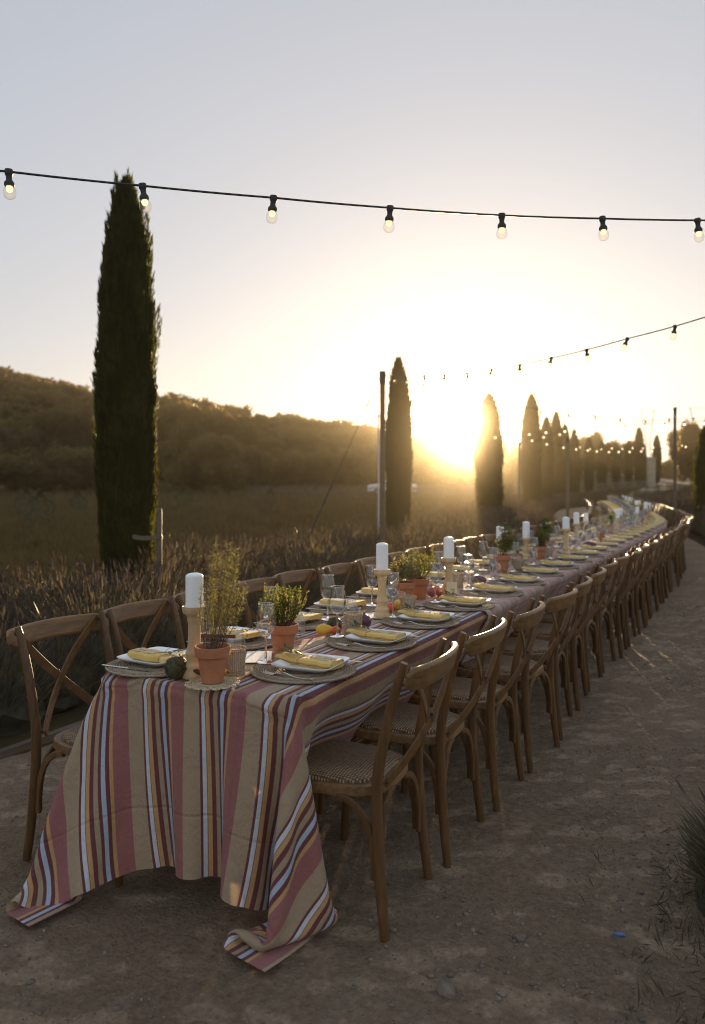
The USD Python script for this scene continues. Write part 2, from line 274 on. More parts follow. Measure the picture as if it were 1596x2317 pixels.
# ---------------------------------------------------------------- trees
rng = np.random.default_rng(11)
def cypress_crown(h, r, n, seed, sp=0.16, core_n=(40, 26), plumes=130, pb=50):
    g = np.random.default_rng(seed)
    prof = lambda t: np.interp(t, [0, .03, .12, .3, .5, .7, .84, .93, .98, 1], [.45, .68, .84, .93, 1.0, .9, .66, .38, .17, .03])
    def surf(t, a):
        p = np.stack([np.cos(a) * 1.6, np.sin(a) * 1.6, t * h * 1.3], -1)
        return r * prof(t) * (0.80 + 0.42 * meshkit.fbm(p, 3, seed))
    t, a = np.linspace(0.0, 1, core_n[0]), np.arange(core_n[1]) * 2 * PI / core_n[1]
    T, A = np.meshgrid(t, a, indexing='ij'); R = surf(T, A) * 0.86
    core = loft(np.stack([R * np.cos(A), R * np.sin(A), 0.12 + T * (h - 0.3)], -1))
    t = g.random(n) ** 0.92; a = g.random(n) * 2 * PI; R = surf(t, a) * g.uniform(0.86, 1.03, n)
    b = np.stack([R * np.cos(a), R * np.sin(a), 0.10 + t * (h - 0.24)], -1)
    L = sp * g.uniform(0.5, 1.5, n) * (0.7 + 0.3 * (t > 0.8)); out = g.uniform(0.1, 0.62, n) * (1 - 0.5 * t)
    d = np.stack([np.cos(a) * out + g.normal(0, .12, n), np.sin(a) * out + g.normal(0, .12, n), np.ones(n)], -1); d /= np.linalg.norm(d, axis=1)[:, None]
    sv = np.stack([np.cos(a), np.sin(a), np.zeros(n)], -1) + g.normal(0, .5, (n, 3))
    # plumes: slim upright shoots that break the outline
    m = plumes; t = g.random(m) ** .85 * .97; a = g.random(m) * 2 * PI; R = surf(t, a) * g.uniform(.80, .98, m); k = pb
    P0 = np.stack([R * np.cos(a), R * np.sin(a), 0.1 + t * (h - 0.45)], -1); D = np.stack([np.cos(a) * g.uniform(.05, .30, m), np.sin(a) * g.uniform(.05, .30, m), np.ones(m)], -1); D /= np.linalg.norm(D, axis=1)[:, None]; PL = g.uniform(.22, .50, m) * (h / 4.7)
    u = g.random((m, k)); w = PL[:, None] * .13 * np.sqrt(np.clip(1 - u, 0, 1)) * np.sqrt(g.random((m, k))); aa = g.random((m, k)) * 2 * PI; off = np.stack([np.cos(aa) * w, np.sin(aa) * w, 0 * w], -1)
    q = (P0[:, None] + D[:, None] * (u * PL[:, None])[..., None] + off).reshape(-1, 3); dd = (np.repeat(D[:, None], k, 1) + off / (PL[:, None, None] * .16) * .45 + g.normal(0, .10, (m, k, 3))).reshape(-1, 3); dd /= np.linalg.norm(dd, axis=1)[:, None]; l2 = sp * g.uniform(.35, .9, m * k)
    return cat([core, blades(b, b + d * L[:, None], L * g.uniform(0.12, 0.24, n), sv), blades(q, q + dd * l2[:, None], l2 * g.uniform(.10, .2, m * k), rng=g)])
def trunk(h, r, n=9): return tube(np.stack([np.zeros(6), np.zeros(6), np.linspace(-0.1, h, 6)], 1), np.linspace(r, r * 0.5, 6), n)
# depth and picture position of each cypress, height of its tip
CYP = [(287, 8.3, 398, 130), (902, 16, 812, 58), (1107, 24.5, 893, 60), (1203, 33, 893, 44), (1237, 41, 945, 32), (1259, 49, 933, 30), (1279, 57, 960, 24), (1300, 64, 972, 24), (1333, 72, 990, 22), (1362, 78, 998, 22), (1395, 84, 1012, 18), (1423, 88, 998, 18), (1447, 92, 968, 22), (1456, 97, 1002, 16), (1487, 99, 985, 18), (1604, 22, 958, 56), (1590, 26, 985, 38), (1310, 96, 1000, 15)]
CYL = ['tall dark cypress nearest the camera at the left, tied to a stake', 'slender cypress right behind the thick wooden light pole', 'cypress that the low sun shines past', 'pointed cypress right of the sun, tallest of the row there',
       'first of the two close cypresses right of the tall pointed one', 'second of the two close cypresses, the taller one', 'narrow cypress just left of a far wooden post', 'cypress just right of a far wooden post', 'cypress sixth right of the sun in the far row', 'cypress seventh right of the sun in the far row', 'shortest cypress in the far row before the road', 'cypress left of the tall thin far one', 'tall thin far cypress left of the pale stone pillar', 'short cypress right beside the tall thin far one', 'thin cypress just right of the pale stone pillar', 'cypress cut by the right edge of the picture', 'cypress half hidden behind the one at the right edge', 'small cypress set back behind the far row']
big = [cypress_crown(4.7, 0.40, 60000, 3, 0.12, (90, 48), 420, 130), cypress_crown(4.0, 0.31, 16000, 5, 0.16), cypress_crown(4.0, 0.33, 16000, 8, 0.16)]
src = {}
for i, (px, d, top, w) in enumerate(CYP):
    X, Y = atd(px, d); z0 = float(ground_z(X, Y)); h = EYE_H + (HOR - top) / FPX * d - z0; r = w / FPX * d / 2
    k = 0 if i == 0 else 1 + i % 2
    h0, r0 = ((4.7, .40), (4.0, .31), (4.0, .33))[k]; sc = (r / r0 * 0.97, r / r0 * 0.97, h / h0)
    if k not in src:
        src[k] = thing('cypress_tree', CYL[i], 'tree', (X, Y, z0), i * 1.3, 'cypresses along the lane', sc)
        part('trunk', trunk(h0 * 0.6, 0.07), M['bark'], src[k], True); part('crown', big[k], M['cypress_leaf'], src[k])
    else: dup(src[k], (X, Y, z0), i * 1.3, CYL[i], None, sc)

def oak(seed, n_leaf, leaf_s, sub=2):
    """A broad crown of unit size (about 1 high, 1.1 wide, standing on the ground): leafy lumps."""
    g = np.random.default_rng(seed); cores, B, T, W = [], [], [], []
    nl = 15
    for k in range(nl):
        a = k * 2.4 + g.uniform(0, .8); zc = g.uniform(0.22, 0.82); rr = 0.40 * math.sqrt(max(0.05, 1 - ((zc - 0.42) / 0.55) ** 2)) * g.uniform(0.5, 1.0)
        c = np.array([rr * math.cos(a), rr * math.sin(a), zc]); s = g.uniform(0.13, 0.22)
        v, f = ico(1.0, sub); v = v * s * 0.86 * (0.75 + 0.5 * meshkit.fbm(v * 2.2 + k, 2, seed)[:, None]) + c; cores.append((v, f))
        m = n_leaf // nl; d = g.normal(size=(m, 3)); d /= np.linalg.norm(d, axis=1)[:, None]; d[:, 2] = np.abs(d[:, 2]) * np.where(g.random(m) < .75, 1, -1)
        p = c + d * s * g.uniform(0.82, 1.12, (m, 1)); q = d * 0.5 + g.normal(size=(m, 3)) * 0.8; q /= np.linalg.norm(q, axis=1)[:, None]; L = leaf_s * g.uniform(0.6, 1.5, m)
        B.append(p); T.append(p + q * L[:, None]); W.append(L * 0.7)
    return cat(cores + [blades(np.vstack(B), np.vstack(T), np.concatenate(W), rng=g)])
OAKS = [oak(s, 5200, 0.045) for s in (1, 2, 3, 4)]
olab = ['round oak', 'broad oak', 'bushy oak', 'dense oak']
osrc = {}
def oak_tree(px, d, top, w, k, label):
    X, Y = atd(px, d); z0 = float(ground_z(X, Y)) - 0.2; h = EYE_H + (HOR - top) / FPX * d - z0; ww = w / FPX * d
    sc = (ww / 1.1, ww / 1.1, h / 0.98); k %= 4
    if k not in osrc:
        osrc[k] = thing('oak_tree', label, 'tree', (X, Y, z0), px, 'trees at the edge of the woods', sc)
        part('trunk', trunk(0.45, 0.035), M['bark'], osrc[k], True); part('crown', OAKS[k], M['oak_leaf'], osrc[k])
    else: dup(osrc[k], (X, Y, z0), px, label, None, sc)
woods = [(-60, 92, 965, 150), (40, 98, 940, 130), (130, 100, 915, 150), (225, 104, 906, 140), (-30, 76, 1030, 150), (60, 74, 1022, 140), (150, 76, 1015, 130), (235, 78, 1010, 130),
         (390, 100, 915, 150), (470, 92, 912, 160), (540, 88, 945, 110), (420, 76, 985, 150), (500, 74, 990, 140), (570, 78, 1000, 110), (330, 84, 940, 120),
         (610, 96, 985, 110), (680, 98, 978, 110), (640, 84, 1010, 110), (720, 88, 1015, 100), (760, 98, 985, 110), (800, 90, 1020, 100), (850, 100, 1000, 110), (905, 104, 1008, 90), (960, 108, 1012, 100), (1020, 112, 1012, 100), (1075, 114, 1010, 90),
         (1130, 118, 985, 70), (1170, 122, 972, 80), (1215, 126, 990, 70), (1290, 124, 968, 80), (1335, 122, 960, 80), (1385, 126, 975, 80), (1425, 128, 982, 60), (1250, 126, 978, 70),
         (1545, 108, 975, 80), (1590, 92, 945, 110), (1640, 96, 940, 120), (1515, 140, 1035, 60), (1470, 150, 1045, 60)]
woods = [(px, d, top + (20 if 1110 < px < 1450 else 0), w) for px, d, top, w in woods]
for i, (px, d, top, w) in enumerate(woods):
    where = 'left of big cypress' if px < 290 else 'between big cypress and light pole' if px < 870 else 'behind slender cypress and sun' if px < 1110 else 'behind the far cypress row' if px < 1450 else 'beyond the far road'
    row = 'front row' if top > 1000 else 'back row'
    near = sorted(j for j, q in enumerate(woods) if (q[0] < 290, q[0] < 870, q[0] < 1110, q[0] < 1450) == (px < 290, px < 870, px < 1110, px < 1450))
    n = sorted(near, key=lambda j: woods[j][0]).index(i) + 1
    oak_tree(px, d, top, w, i * 7 % 4, f'{olab[i*7%4]}, {row}, {where}, {ORD[n] if n < 17 else str(n)+chr(116)+chr(104)} there from left')

# the wooded hill: crowns nobody could count
g = np.random.default_rng(4); far = [oak(s, 700, 0.13, 1) for s in (21, 22, 23)]
P = []
for d in np.arange(92, 190, 3.0):
    for px in np.arange(-700, 1750, 3.1 / d * FPX):
        if g.random() < 0.93: P.append(atd(px + g.uniform(-1, 1) * 2.5 / d * FPX, d + g.uniform(-1.6, 1.6)))
P = np.array(P); n = len(P); z = ground_z(P[:, 0], P[:, 1]); s = g.uniform(2.2, 4.0, n)
pxs = 798 + FPX * side(P[:, 0], P[:, 1]) / depth(P[:, 0], P[:, 1]); keep = (pxs < 1180) | (depth(P[:, 0], P[:, 1]) > 150); s *= np.where(pxs > 1050, 0.7, 1)
P, z, s, n = P[keep], z[keep], s[keep], int(keep.sum())
instancer('hill_forest', [[('crown', m, M['oak_leaf'])] for m in far], np.column_stack([P, z - 0.4]), g.integers(0, 3, n), g.uniform(0, 6.28, n), np.column_stack([s * 1.25, s * 1.25, s]), 'evergreen scrub forest covering the hillside behind the field', 'forest')
# ---------------------------------------------------------------- long table, cloths
TABLE_L, TABLE_R, TABLE_Y, TOP = -2.155, -1.295, 2.125, 0.76
TW = TABLE_R - TABLE_L; TCX = (TABLE_L + TABLE_R) / 2
STRIPES = [(0.0, (.74, .75, .81)), (.056, (.24, .085, .085)), (.066, (.66, .38, .17)), (.125, (.19, .065, .07)), (.19, (.47, .345, .225)), (.26, (.19, .065, .07)), (.308, (.52, .58, .70)), (.372, (.19, .065, .07)), (.43, (.64, .37, .17)), (.482, (.40, .165, .155)), (.715, (.49, .365, .24)), (.965, (.20, .07, .075)), (1.0, (.74, .75, .81))]
def stripe_mat(name, check):
    sat = [(p, c if not check else tuple(0.55 * np.array(c) + 0.45 * np.array((.66, .40, .36)))) for p, c in STRIPES]
    ramp = []
    for i, (p, c) in enumerate(sat[:-1]): ramp += [(p + 0.0015, c), (sat[i + 1][0] - 0.0015, c)]
    nd = {'uv': ('texture_coordinate', {}), 's': ('separate_xyz', {}), 'a': ('math', {'math_type': 'multiply_add', 'value2': 1 / 0.25, 'value3': 40.0}), 'f': ('math', {'math_type': 'fraction'}), 'r': ('rgb_ramp', {'ramp': ramp}),
          'n': ('noise_texture', {'scale': 55.0, 'detail': 3.0}), 'm': ('mapping', {'mapping_type': 'point', 'scale': (14.0, 1.0, 1.0)}), 'hr': ('map_range', {'from_min': 0.3, 'from_max': 0.7, 'to_min': 0.86, 'to_max': 1.12}), 'h': ('hsv', {}),
          'w': ('noise_texture', {'scale': 7.0, 'detail': 7.0, 'roughness': 0.68, 'distortion': 0.5}), 'b': ('bump', {'strength': 0.7, 'distance': 0.03}),
          'c1': ('math', {'math_type': 'pingpong', 'value2': 0.165}), 'c2': ('math', {'math_type': 'pingpong', 'value2': 0.19}), 'd1': ('map_range', {'range_type': 'smoothstep', 'from_min': 0.0, 'from_max': 0.012, 'to_min': 1.0, 'to_max': 0.0, 'clamp': True}), 'd2': ('map_range', {'range_type': 'smoothstep', 'from_min': 0.0, 'from_max': 0.010, 'to_min': 1.0, 'to_max': 0.0, 'clamp': True}), 'e1': ('math', {'math_type': 'add'}), 'e2': ('math', {'math_type': 'multiply_add', 'value2': 0.18}),
          'p': ('principled_bsdf', {'roughness': 0.9, 'specular_ior_level': 0.15, 'sheen_weight': 0.15}), 't': ('translucent_bsdf', {}), 'x': ('mix_closure', {'fac': 0.16})}
    ln = [('uv.UV', 's.vector'), ('s.x', 'a.value1'), ('a.value', 'f.value1'), ('f.value', 'r.fac'), ('uv.UV', 'm.vector'), ('m.vector', 'n.vector'), ('n.fac', 'hr.value'), ('hr.result', 'h.value'),
          ('uv.UV', 'w.vector'), ('s.x', 'c1.value1'), ('s.y', 'c2.value1'), ('c1.value', 'd1.value'), ('c2.value', 'd2.value'), ('d1.result', 'e1.value1'), ('d2.result', 'e1.value2'), ('e1.value', 'e2.value1'), ('w.fac', 'e2.value3'), ('e2.value', 'b.height'), ('b.normal', 'p.normal'), ('p.BSDF', 'x.closure1'), ('t.BSDF', 'x.closure2'), ('h.color', 'p.base_color'), ('h.color', 't.color')]
    if check:
        nd.update({'a2': ('math', {'math_type': 'multiply_add', 'value2': 1 / 0.19, 'value3': 40.0}), 'f2': ('math', {'math_type': 'fraction'}), 'r2': ('rgb_ramp', {'ramp': [(0, (.76, .68, .66)), (.2, (.76, .68, .66)), (.205, (.56, .24, .23)), (.42, (.56, .24, .23)), (.425, (.6, .46, .36)), (.6, (.6, .46, .36)), (.605, (.52, .23, .22)), (.8, (.52, .23, .22)), (.805, (.62, .5, .42)), (1, (.62, .5, .42))]}), 'mx': ('mix', {'fac': 0.42})})
        ln += [('s.y', 'a2.value1'), ('a2.value', 'f2.value1'), ('f2.value', 'r2.fac'), ('r.color', 'mx.color1'), ('r2.color', 'mx.color2'), ('mx.color', 'h.color')]
    else: ln.append(('r.color', 'h.color'))
    mat(name, nd, ln, surface='x.closure')
stripe_mat('striped_cloth', False); stripe_mat('checked_cloth', True)

def simulate_cloth(sl=0.46, sr=0.58, front=0.585, length=2.0, h=0.026, steps=215, iters=14):
    """The first cloth falls over the end of the table until it hangs: a grid of threads (u across, v along), tables' corner at u = +-TW/2, v = 0."""
    nu, nv = int(round((sl + TW + sr) / h)) + 1, int(round((front + length) / h)) + 1
    u = np.linspace(-TW / 2 - sl, TW / 2 + sr, nu); v = np.linspace(-front, length, nv); U, V = np.meshgrid(u, v, indexing='ij')
    hu, hv = u[1] - u[0], v[1] - v[0]; T = TOP - 0.003
    rg = np.random.default_rng(2)
    x = np.stack([U, V, np.full(U.shape, T + 0.003)], -1); x[..., 2] += rg.normal(0, 0.001, U.shape)
    pin = (np.abs(U) < TW / 2 - 0.015) & (V > 0.03); keep = x.copy(); keep[..., 2] = T + 0.003
    old = x.copy(); dt = 1 / 60
    seats = [0.36 + 0.5635 * k for k in range(-1, 5)]
    def solve(a, b, rest, k):
        d = b - a; L = np.sqrt((d * d).sum(-1, keepdims=True)) + 1e-9; c = d * (0.5 * k * (1 - rest / L)); a += c; b -= c
    for s in range(steps):
        vel = (x - old) * (0.985 if s < steps * 0.6 else 0.93); old = x.copy(); x = x + vel
        x[..., 2] -= 9.8 * dt * dt
        fr = V < -0.02
        x[..., 1] += np.where(fr & (U < TW / 2), 0.35, 0) * dt * dt * sstep(0.5, 0.1, x[..., 2])    # a light breeze under the front hem
        x[..., 0] += np.where((U < -TW / 2) & (V < 0.15), -1.2, 0) * dt * dt * sstep(60, 120, s) + np.where((U > TW / 2) & (V < 0.05), 0.2, 0) * dt * dt
        x[..., 1] += np.where((U > TW / 2) & (V < 0.02), -0.2, 0) * dt * dt
        for _ in range(iters):
            for o in (0, 1):
                n = (nu - o) // 2; solve(x[o:o + 2 * n:2], x[o + 1:o + 2 * n:2], hu, 1.0)
                n = (nv - o) // 2; solve(x[:, o:o + 2 * n:2], x[:, o + 1:o + 2 * n:2], hv, 1.0)
            for o in (0, 1):
                n = (nu - o) // 2; dd = math.hypot(hu, hv)
                solve(x[o:o + 2 * n:2, :-1], x[o + 1:o + 2 * n:2, 1:], dd, 0.25); solve(x[o:o + 2 * n:2, 1:], x[o + 1:o + 2 * n:2, :-1], dd, 0.25)
            for o in (0, 1, 2, 3):
                n = (nu - o) // 4; a, b = x[o:o + 4 * n:4], x[o + 2:o + 2 + 4 * n:4]; m = min(len(a), len(b)); solve(a[:m], b[:m], 2 * hu, 0.12)
                n = (nv - o) // 4; a, b = x[:, o:o + 4 * n:4], x[:, o + 2:o + 2 + 4 * n:4]; m = min(a.shape[1], b.shape[1]); solve(a[:, :m], b[:, :m], 2 * hv, 0.12)
            X, Y, Z = x[..., 0], x[..., 1], x[..., 2]
            hit = (np.abs(X) < TW / 2) & (Y > 0) & (Z < T + 0.003) & (Z > T - 0.035)
            pt, ps, pf = T + 0.003 - Z, TW / 2 - np.abs(X), Y
            up = hit & (pt <= ps) & (pt <= pf); sd = hit & ~up & (ps <= pf); ft = hit & ~up & ~sd
            Z[up] = T + 0.003; X[sd] = np.sign(X[sd]) * (TW / 2 + 0.001); Y[ft] = -0.001
            # chair seats push the sides in under the table top
            ramp = sstep(70, 130, s); ex = (1 - ramp) * 1.2
            lim = TW / 2 + 0.012 + ex - 0.62 * np.clip(T - 0.03 - Z, 0, 0.5) - 0.018 * np.cos(2 * PI * (Y - 0.36) / 0.5635)
            w = np.where(V > 0.24, 1.0, 0.0); m = (w > 0) & (Z < T - 0.02)
            X[...] = np.where(m & (U > 0), np.minimum(X, np.maximum(lim, 0.12)), X)
            lim2 = TW / 2 + 0.012 + ex - 0.35 * np.clip(T - 0.03 - Z, 0, 0.5)
            X[...] = np.where(m & (U < 0) & (V > 0.20), np.maximum(X, -np.maximum(lim2, 0.12)), X)
            if s > 60:      # the first chair's seat keeps the left corner in front of it
                fm = (U < -TW / 2 - 0.01) & (Z < 0.60) & (V < 0.16); Y[...] = np.where(fm, np.minimum(Y, np.maximum(-0.015 - 0.22 * np.clip(-X - TW / 2, 0, 1) + 0.3 * V, Y - 0.012)), Y)
            np.maximum(Z, 0.03, out=Z)
            x[pin] = keep[pin]
        g = x[..., 2] < 0.032; old[g] = x[g] if s > 150 else old[g] * .9 + x[g] * .1
    return U, V, x
def grid_mesh(x, smooth=2):
    from scipy.ndimage import zoom, spline_filter, map_coordinates
    nu, nv = x.shape[:2]; a, b = np.linspace(0, nu - 1, (nu - 1) * smooth + 1), np.linspace(0, nv - 1, (nv - 1) * smooth + 1); A, B = np.meshgrid(a, b, indexing='ij')
    return np.stack([map_coordinates(x[..., k], [A, B], order=3, mode='nearest') for k in range(x.shape[-1])], -1)
def cloth_prim(name, x, uv, m, parent=None):
    v, f = loft(x, closed=False); p = usdkit.mesh(stage, numbered('/World', name) if parent is None else numbered(str(parent.GetPath()), name), (v, f), m, True, uv.reshape(-1, 2)); return p.GetPrim()
U, V, cx = simulate_cloth()
full = grid_mesh(np.concatenate([cx, U[..., None], V[..., None]], -1))
uvs = full[..., 3:5] + np.array([TW / 2 + 0.002, 0.0]); pos = full[..., :3] + np.array([TCX, TABLE_Y, 0]); 
pos[..., 2] += 0.002 * (meshkit.fbm(np.stack([full[..., 3] * 5, full[..., 4] * 5, full[..., 3] * 0], -1), 3, 8) - 0.3) * (np.abs(full[..., 3]) < TW / 2)
p = cloth_prim('tablecloth', pos, uvs, M['striped_cloth']); tag(p, 'striped rose, beige, orange and blue cloth hanging to the ground at the near table end', 'tablecloth', 'tablecloths on the long table')

SEG = [TABLE_Y, 4.09] + [4.09 + 1.85 * k for k in range(1, 14)]
segs = []
for k in range(len(SEG) - 1):
    a, b = SEG[k], SEG[k + 1]; pa, pb = np.array([TCX + float(tcurve(a)), a]), np.array([TCX + float(tcurve(b)), b]); segs.append((pa, pb))
def side_cloth(L, seed):
    """A plain cloth of length L along +y, its sides pushed in by the chairs."""
    g = np.random.default_rng(seed); s = np.concatenate([np.linspace(0, 0.5, 20)]); y = np.linspace(-0.03, L + 0.02, 64)
    top = np.linspace(-TW / 2, TW / 2, 24); Y = y[None]
    def sidep(sg):
        w = 0.02 * np.cos(2 * PI * (Y - 0.2) / 0.5635 + seed) + 0.02 * (meshkit.fbm(np.stack([Y * 6, Y * 0 + seed, Y * 0], -1), 3, seed) - 0.5); d = s[1:, None]
        xx = TW / 2 + 0.006 + 0.012 * sstep(0, .03, d) - 0.50 * np.clip(d - 0.04, 0, 1) + w * d * 3; return np.stack([sg * (xx + Y * 0), Y + d * 0, TOP - d * 0.86 + xx * 0], -1)
    t = np.stack(np.meshgrid(top, y, indexing='ij') + [np.full((24, 64), TOP)] if False else [np.repeat(top[:, None], 64, 1), np.repeat(y[None], 24, 0), np.full((24, 64), TOP)], -1)
    x = np.concatenate([sidep(-1)[::-1], t, sidep(1)]); x[..., 2] += 0.003 * (meshkit.fbm(x * 7 + seed, 3, seed) - 0.4)
    x[..., 2] -= 0.010 * (sstep(0.02, -0.03, x[..., 1]) + sstep(L - 0.0, L + 0.02, x[..., 1])) * 0
    uu = np.concatenate([-TW / 2 - s[1:][::-1], top, TW / 2 + s[1:]]); return x, np.stack(np.broadcast_arrays(uu[:, None], Y), -1)
tsrc = None
wood('table_wood', (0.16, 0.09, 0.05), (0.28, 0.17, 0.09), 5, (6, 0.6, 6))
for k, (pa, pb) in enumerate(segs):
    d = pb - pa; L = float(np.hypot(*d)); rz = math.atan2(-d[0], d[1]); lab = f'folding table under the {ORD[k+1]} cloth from the near end'
    if tsrc is None:
        tsrc = thing('trestle_table', lab, 'table', (*pa, 0), rz, 'tables under the cloths', (1, L / 1.85, 1))
        part('tabletop', box((0, 0.96, TOP - 0.028), (TW - 0.12, 1.76, 0.03)), M['table_wood'], tsrc)
        for yy in (0.25, 1.6):
            for xx in (-0.3, 0.3): part('leg', tube([(xx, yy, 0.0), (xx * 0.8, yy, TOP - 0.03)], 0.018, 8), M['table_wood'], tsrc)
    else: dup(tsrc, (*pa, 0), rz, lab, None, (1, L / 1.85, 1))
    if k:
        x, uv = side_cloth(L + 0.03, k); c, s_ = math.cos(rz), math.sin(rz); zz = x[..., 2] + 0.0035 + (0.003 if k % 2 else 0)
        x = np.stack([pa[0] + c * x[..., 0] - s_ * x[..., 1], pa[1] + s_ * x[..., 0] + c * x[..., 1], zz], -1)
        p = cloth_prim('tablecloth', x, uv, M['checked_cloth']); tag(p, f'pale checked rose cloth on the long table, {ORD[k+1]} cloth from the near end' if k < 12 else f'pale cloth at the bend of the table, {ORD[14-k]} from the far end', 'tablecloth', 'tablecloths on the long table')

# ---------------------------------------------------------------- cross-back chairs
wood('chair_wood', (0.032, 0.014, 0.004), (0.135, 0.064, 0.02), 9, (5, 5, 0.5), 0.45)
wood('chair_rail', (0.048, 0.022, 0.007), (0.21, 0.108, 0.04), 9, (5, 0.6, 5), 0.45)
wood('chair_slat', (0.036, 0.016, 0.005), (0.15, 0.072, 0.024), 9, (5, 1.2, 1.2), 0.45)
plain('stud', (0.05, 0.035, 0.025), None, 10, 0.5, metallic=0.6)
nd = {'tc': ('texture_coordinate', {}), 'w1': ('wave_texture', {'wave_type': 'bands', 'bands_direction': 'x', 'scale': 30.0, 'distortion': 0.8, 'detail': 1.0}), 'w2': ('wave_texture', {'wave_type': 'bands', 'bands_direction': 'y', 'scale': 30.0, 'distortion': 0.8, 'detail': 1.0}),
      'm': ('math', {'math_type': 'multiply'}), 'n': ('noise_texture', {'scale': 60.0, 'detail': 3.0}), 'ad': ('math', {'math_type': 'multiply_add', 'value2': 0.6}), 'r': ('rgb_ramp', {'ramp': [(0.15, (0.03, 0.016, 0.008)), (0.5, (0.15, 0.09, 0.048)), (0.9, (0.34, 0.23, 0.135))]}),
      'b': ('bump', {'strength': 0.9, 'distance': 0.004}), 'p': ('principled_bsdf', {'roughness': 0.6, 'specular_ior_level': 0.3})}
mat('rattan', nd, [('tc.object', 'w1.vector'), ('tc.object', 'w2.vector'), ('tc.object', 'n.vector'), ('w1.fac', 'm.value1'), ('w2.fac', 'm.value2'), ('n.fac', 'ad.value1'), ('m.value', 'ad.value3'), ('ad.value', 'r.fac'), ('r.color', 'p.base_color'), ('m.value', 'b.height'), ('b.normal', 'p.normal')])
def superq(a, b, e, n, x0=0.0): t = np.arange(n) * 2 * PI / n; c, s = np.cos(t), np.sin(t); return np.stack([x0 + a * np.sign(c) * np.abs(c) ** (2 / e), b * np.sign(s) * np.abs(s) ** (2 / e)], 1)
def make_chair(label, loc, rz, group):
    t = thing('crossback_chair', label, 'chair', loc, rz, group); W, Rl, S = M['chair_wood'], M['chair_rail'], M['chair_slat']
    from scipy.interpolate import PchipInterpolator
    zz = np.linspace(0, 0.885, 16)
    lx = PchipInterpolator([0, .25, .46, .68, .885], [0.035, .010, 0.0, .035, .095])(zz); lyy = PchipInterpolator([0, .46, .885], [.222, .205, .212])(zz)
    for s in (-1, 1):
        rr = np.interp(zz, [0, .1, .46, .7, .87, .885], [.0155, .0175, .019, .017, .0155, .012])
        part('rear_leg', tube(np.stack([lx, s * lyy, zz], 1), rr, 12), W, t, 40)
        fz = np.linspace(0, 0.44, 6); part('front_leg', tube(np.stack([-0.395 - 0.02 * (1 - fz / .44), s * (0.175 + 0.015 * (1 - fz / .44)), fz], 1), np.interp(fz, [0, .1, .44], [.0145, .017, .0195]), 12), W, t, 40)
    # seat ring with a rounded edge, and the woven pad in it
    o = superq(0.218, 0.212, 3.2, 48, -0.21); o[:, 1] *= 1 - 0.10 * (o[:, 0] + 0.21) / 0.218
    rings = []
    for z, k in ((.432, .93), (.428, .97), (.434, 1.0), (.452, 1.0), (.461, .985), (.464, .95), (.463, .86)):
        q = (o - [-0.21, 0]) * k + [-0.21, 0]; rings.append(np.column_stack([q, np.full(len(q), z)]))
    part('seat_frame', loft(rings), Rl, t, 40)
    rings = []
    for z, k in ((.458, .865), (.470, .865), (.4765, .83), (.482, .72), (.486, .5), (.488, .25), (.4885, .04)):
        q = (o - [-0.21, 0]) * k + [-0.21, 0]; rings.append(np.column_stack([q, np.full(len(q), z)]))
    part('seat_pad', loft(rings), M['rattan'], t, 60)
    # bent top rail outside the posts
    y = np.linspace(-0.243, 0.243, 22); x = 0.112 + 0.052 * (1 - (y / 0.243) ** 2) ** 0.8; path = np.stack([x, y, np.full(22, 0.836) + 0.006 * (1 - (y / .243) ** 2)], 1)
    sc = np.interp(np.abs(y), [0, .22, .236, .243], [1, 1, .8, .45]); part('top_rail', sweep(path, rrect(0.026, 0.078, 0.011, 3), (0.28, 0, 1), sc), Rl, t, 40)
    for s in (-1, 1):
        k = np.linspace(0, 1, 18)[:, None]; off = 0.006 * s
        pth = (1 - k) * np.array([0.115, s * 0.205, 0.862]) + k * np.array([0.004, -s * 0.165, 0.474]); pth[:, 0] += 0.052 * np.sin(k[:, 0] * PI) ** 0.8 + off
        part('cross_slat', sweep(pth, rrect(0.034, 0.008, 0.003, 2), (1, 0, 0.2)), S, t, 40)
        part('stud', mv(ico(0.008, 1), (0.140, s * 0.196, 0.842)), M['stud'], t); part('stud', mv(ico(0.006, 1), (0.018, -s * 0.163, 0.482)), M['stud'], t)
        # curved braces between legs and seat
        for bx, by, ex, ey in ((0.008, s * .205, -0.125, s * .198), (0.008, s * .205, 0.0, s * .07), (-.40, s * .183, -.275, s * .19), (-.40, s * .183, -.405, s * .06)):
            q = bez((bx, by, 0.235), (bx + (ex - bx) * .08, by + (ey - by) * .08, 0.425), (ex, ey, 0.430), 10); d = np.array([ex - bx, ey - by, 0]); d /= np.linalg.norm(d); q = np.vstack([q[0] - [0, 0, .05], q]) + d * 0.017
            part('brace', sweep(q, rrect(0.024, 0.017, 0.006, 2), np.cross(d, [0, 0, 1])), W, t, 40)
    part('stud', mv(ico(0.007, 1), (0.118, 0, 0.672)), M['stud'], t)
    return t
g = np.random.default_rng(31)
csrc = None; RIGHT, LEFT = [], []
rx = [-1.098, -1.090, -1.066, -1.042, -1.055]
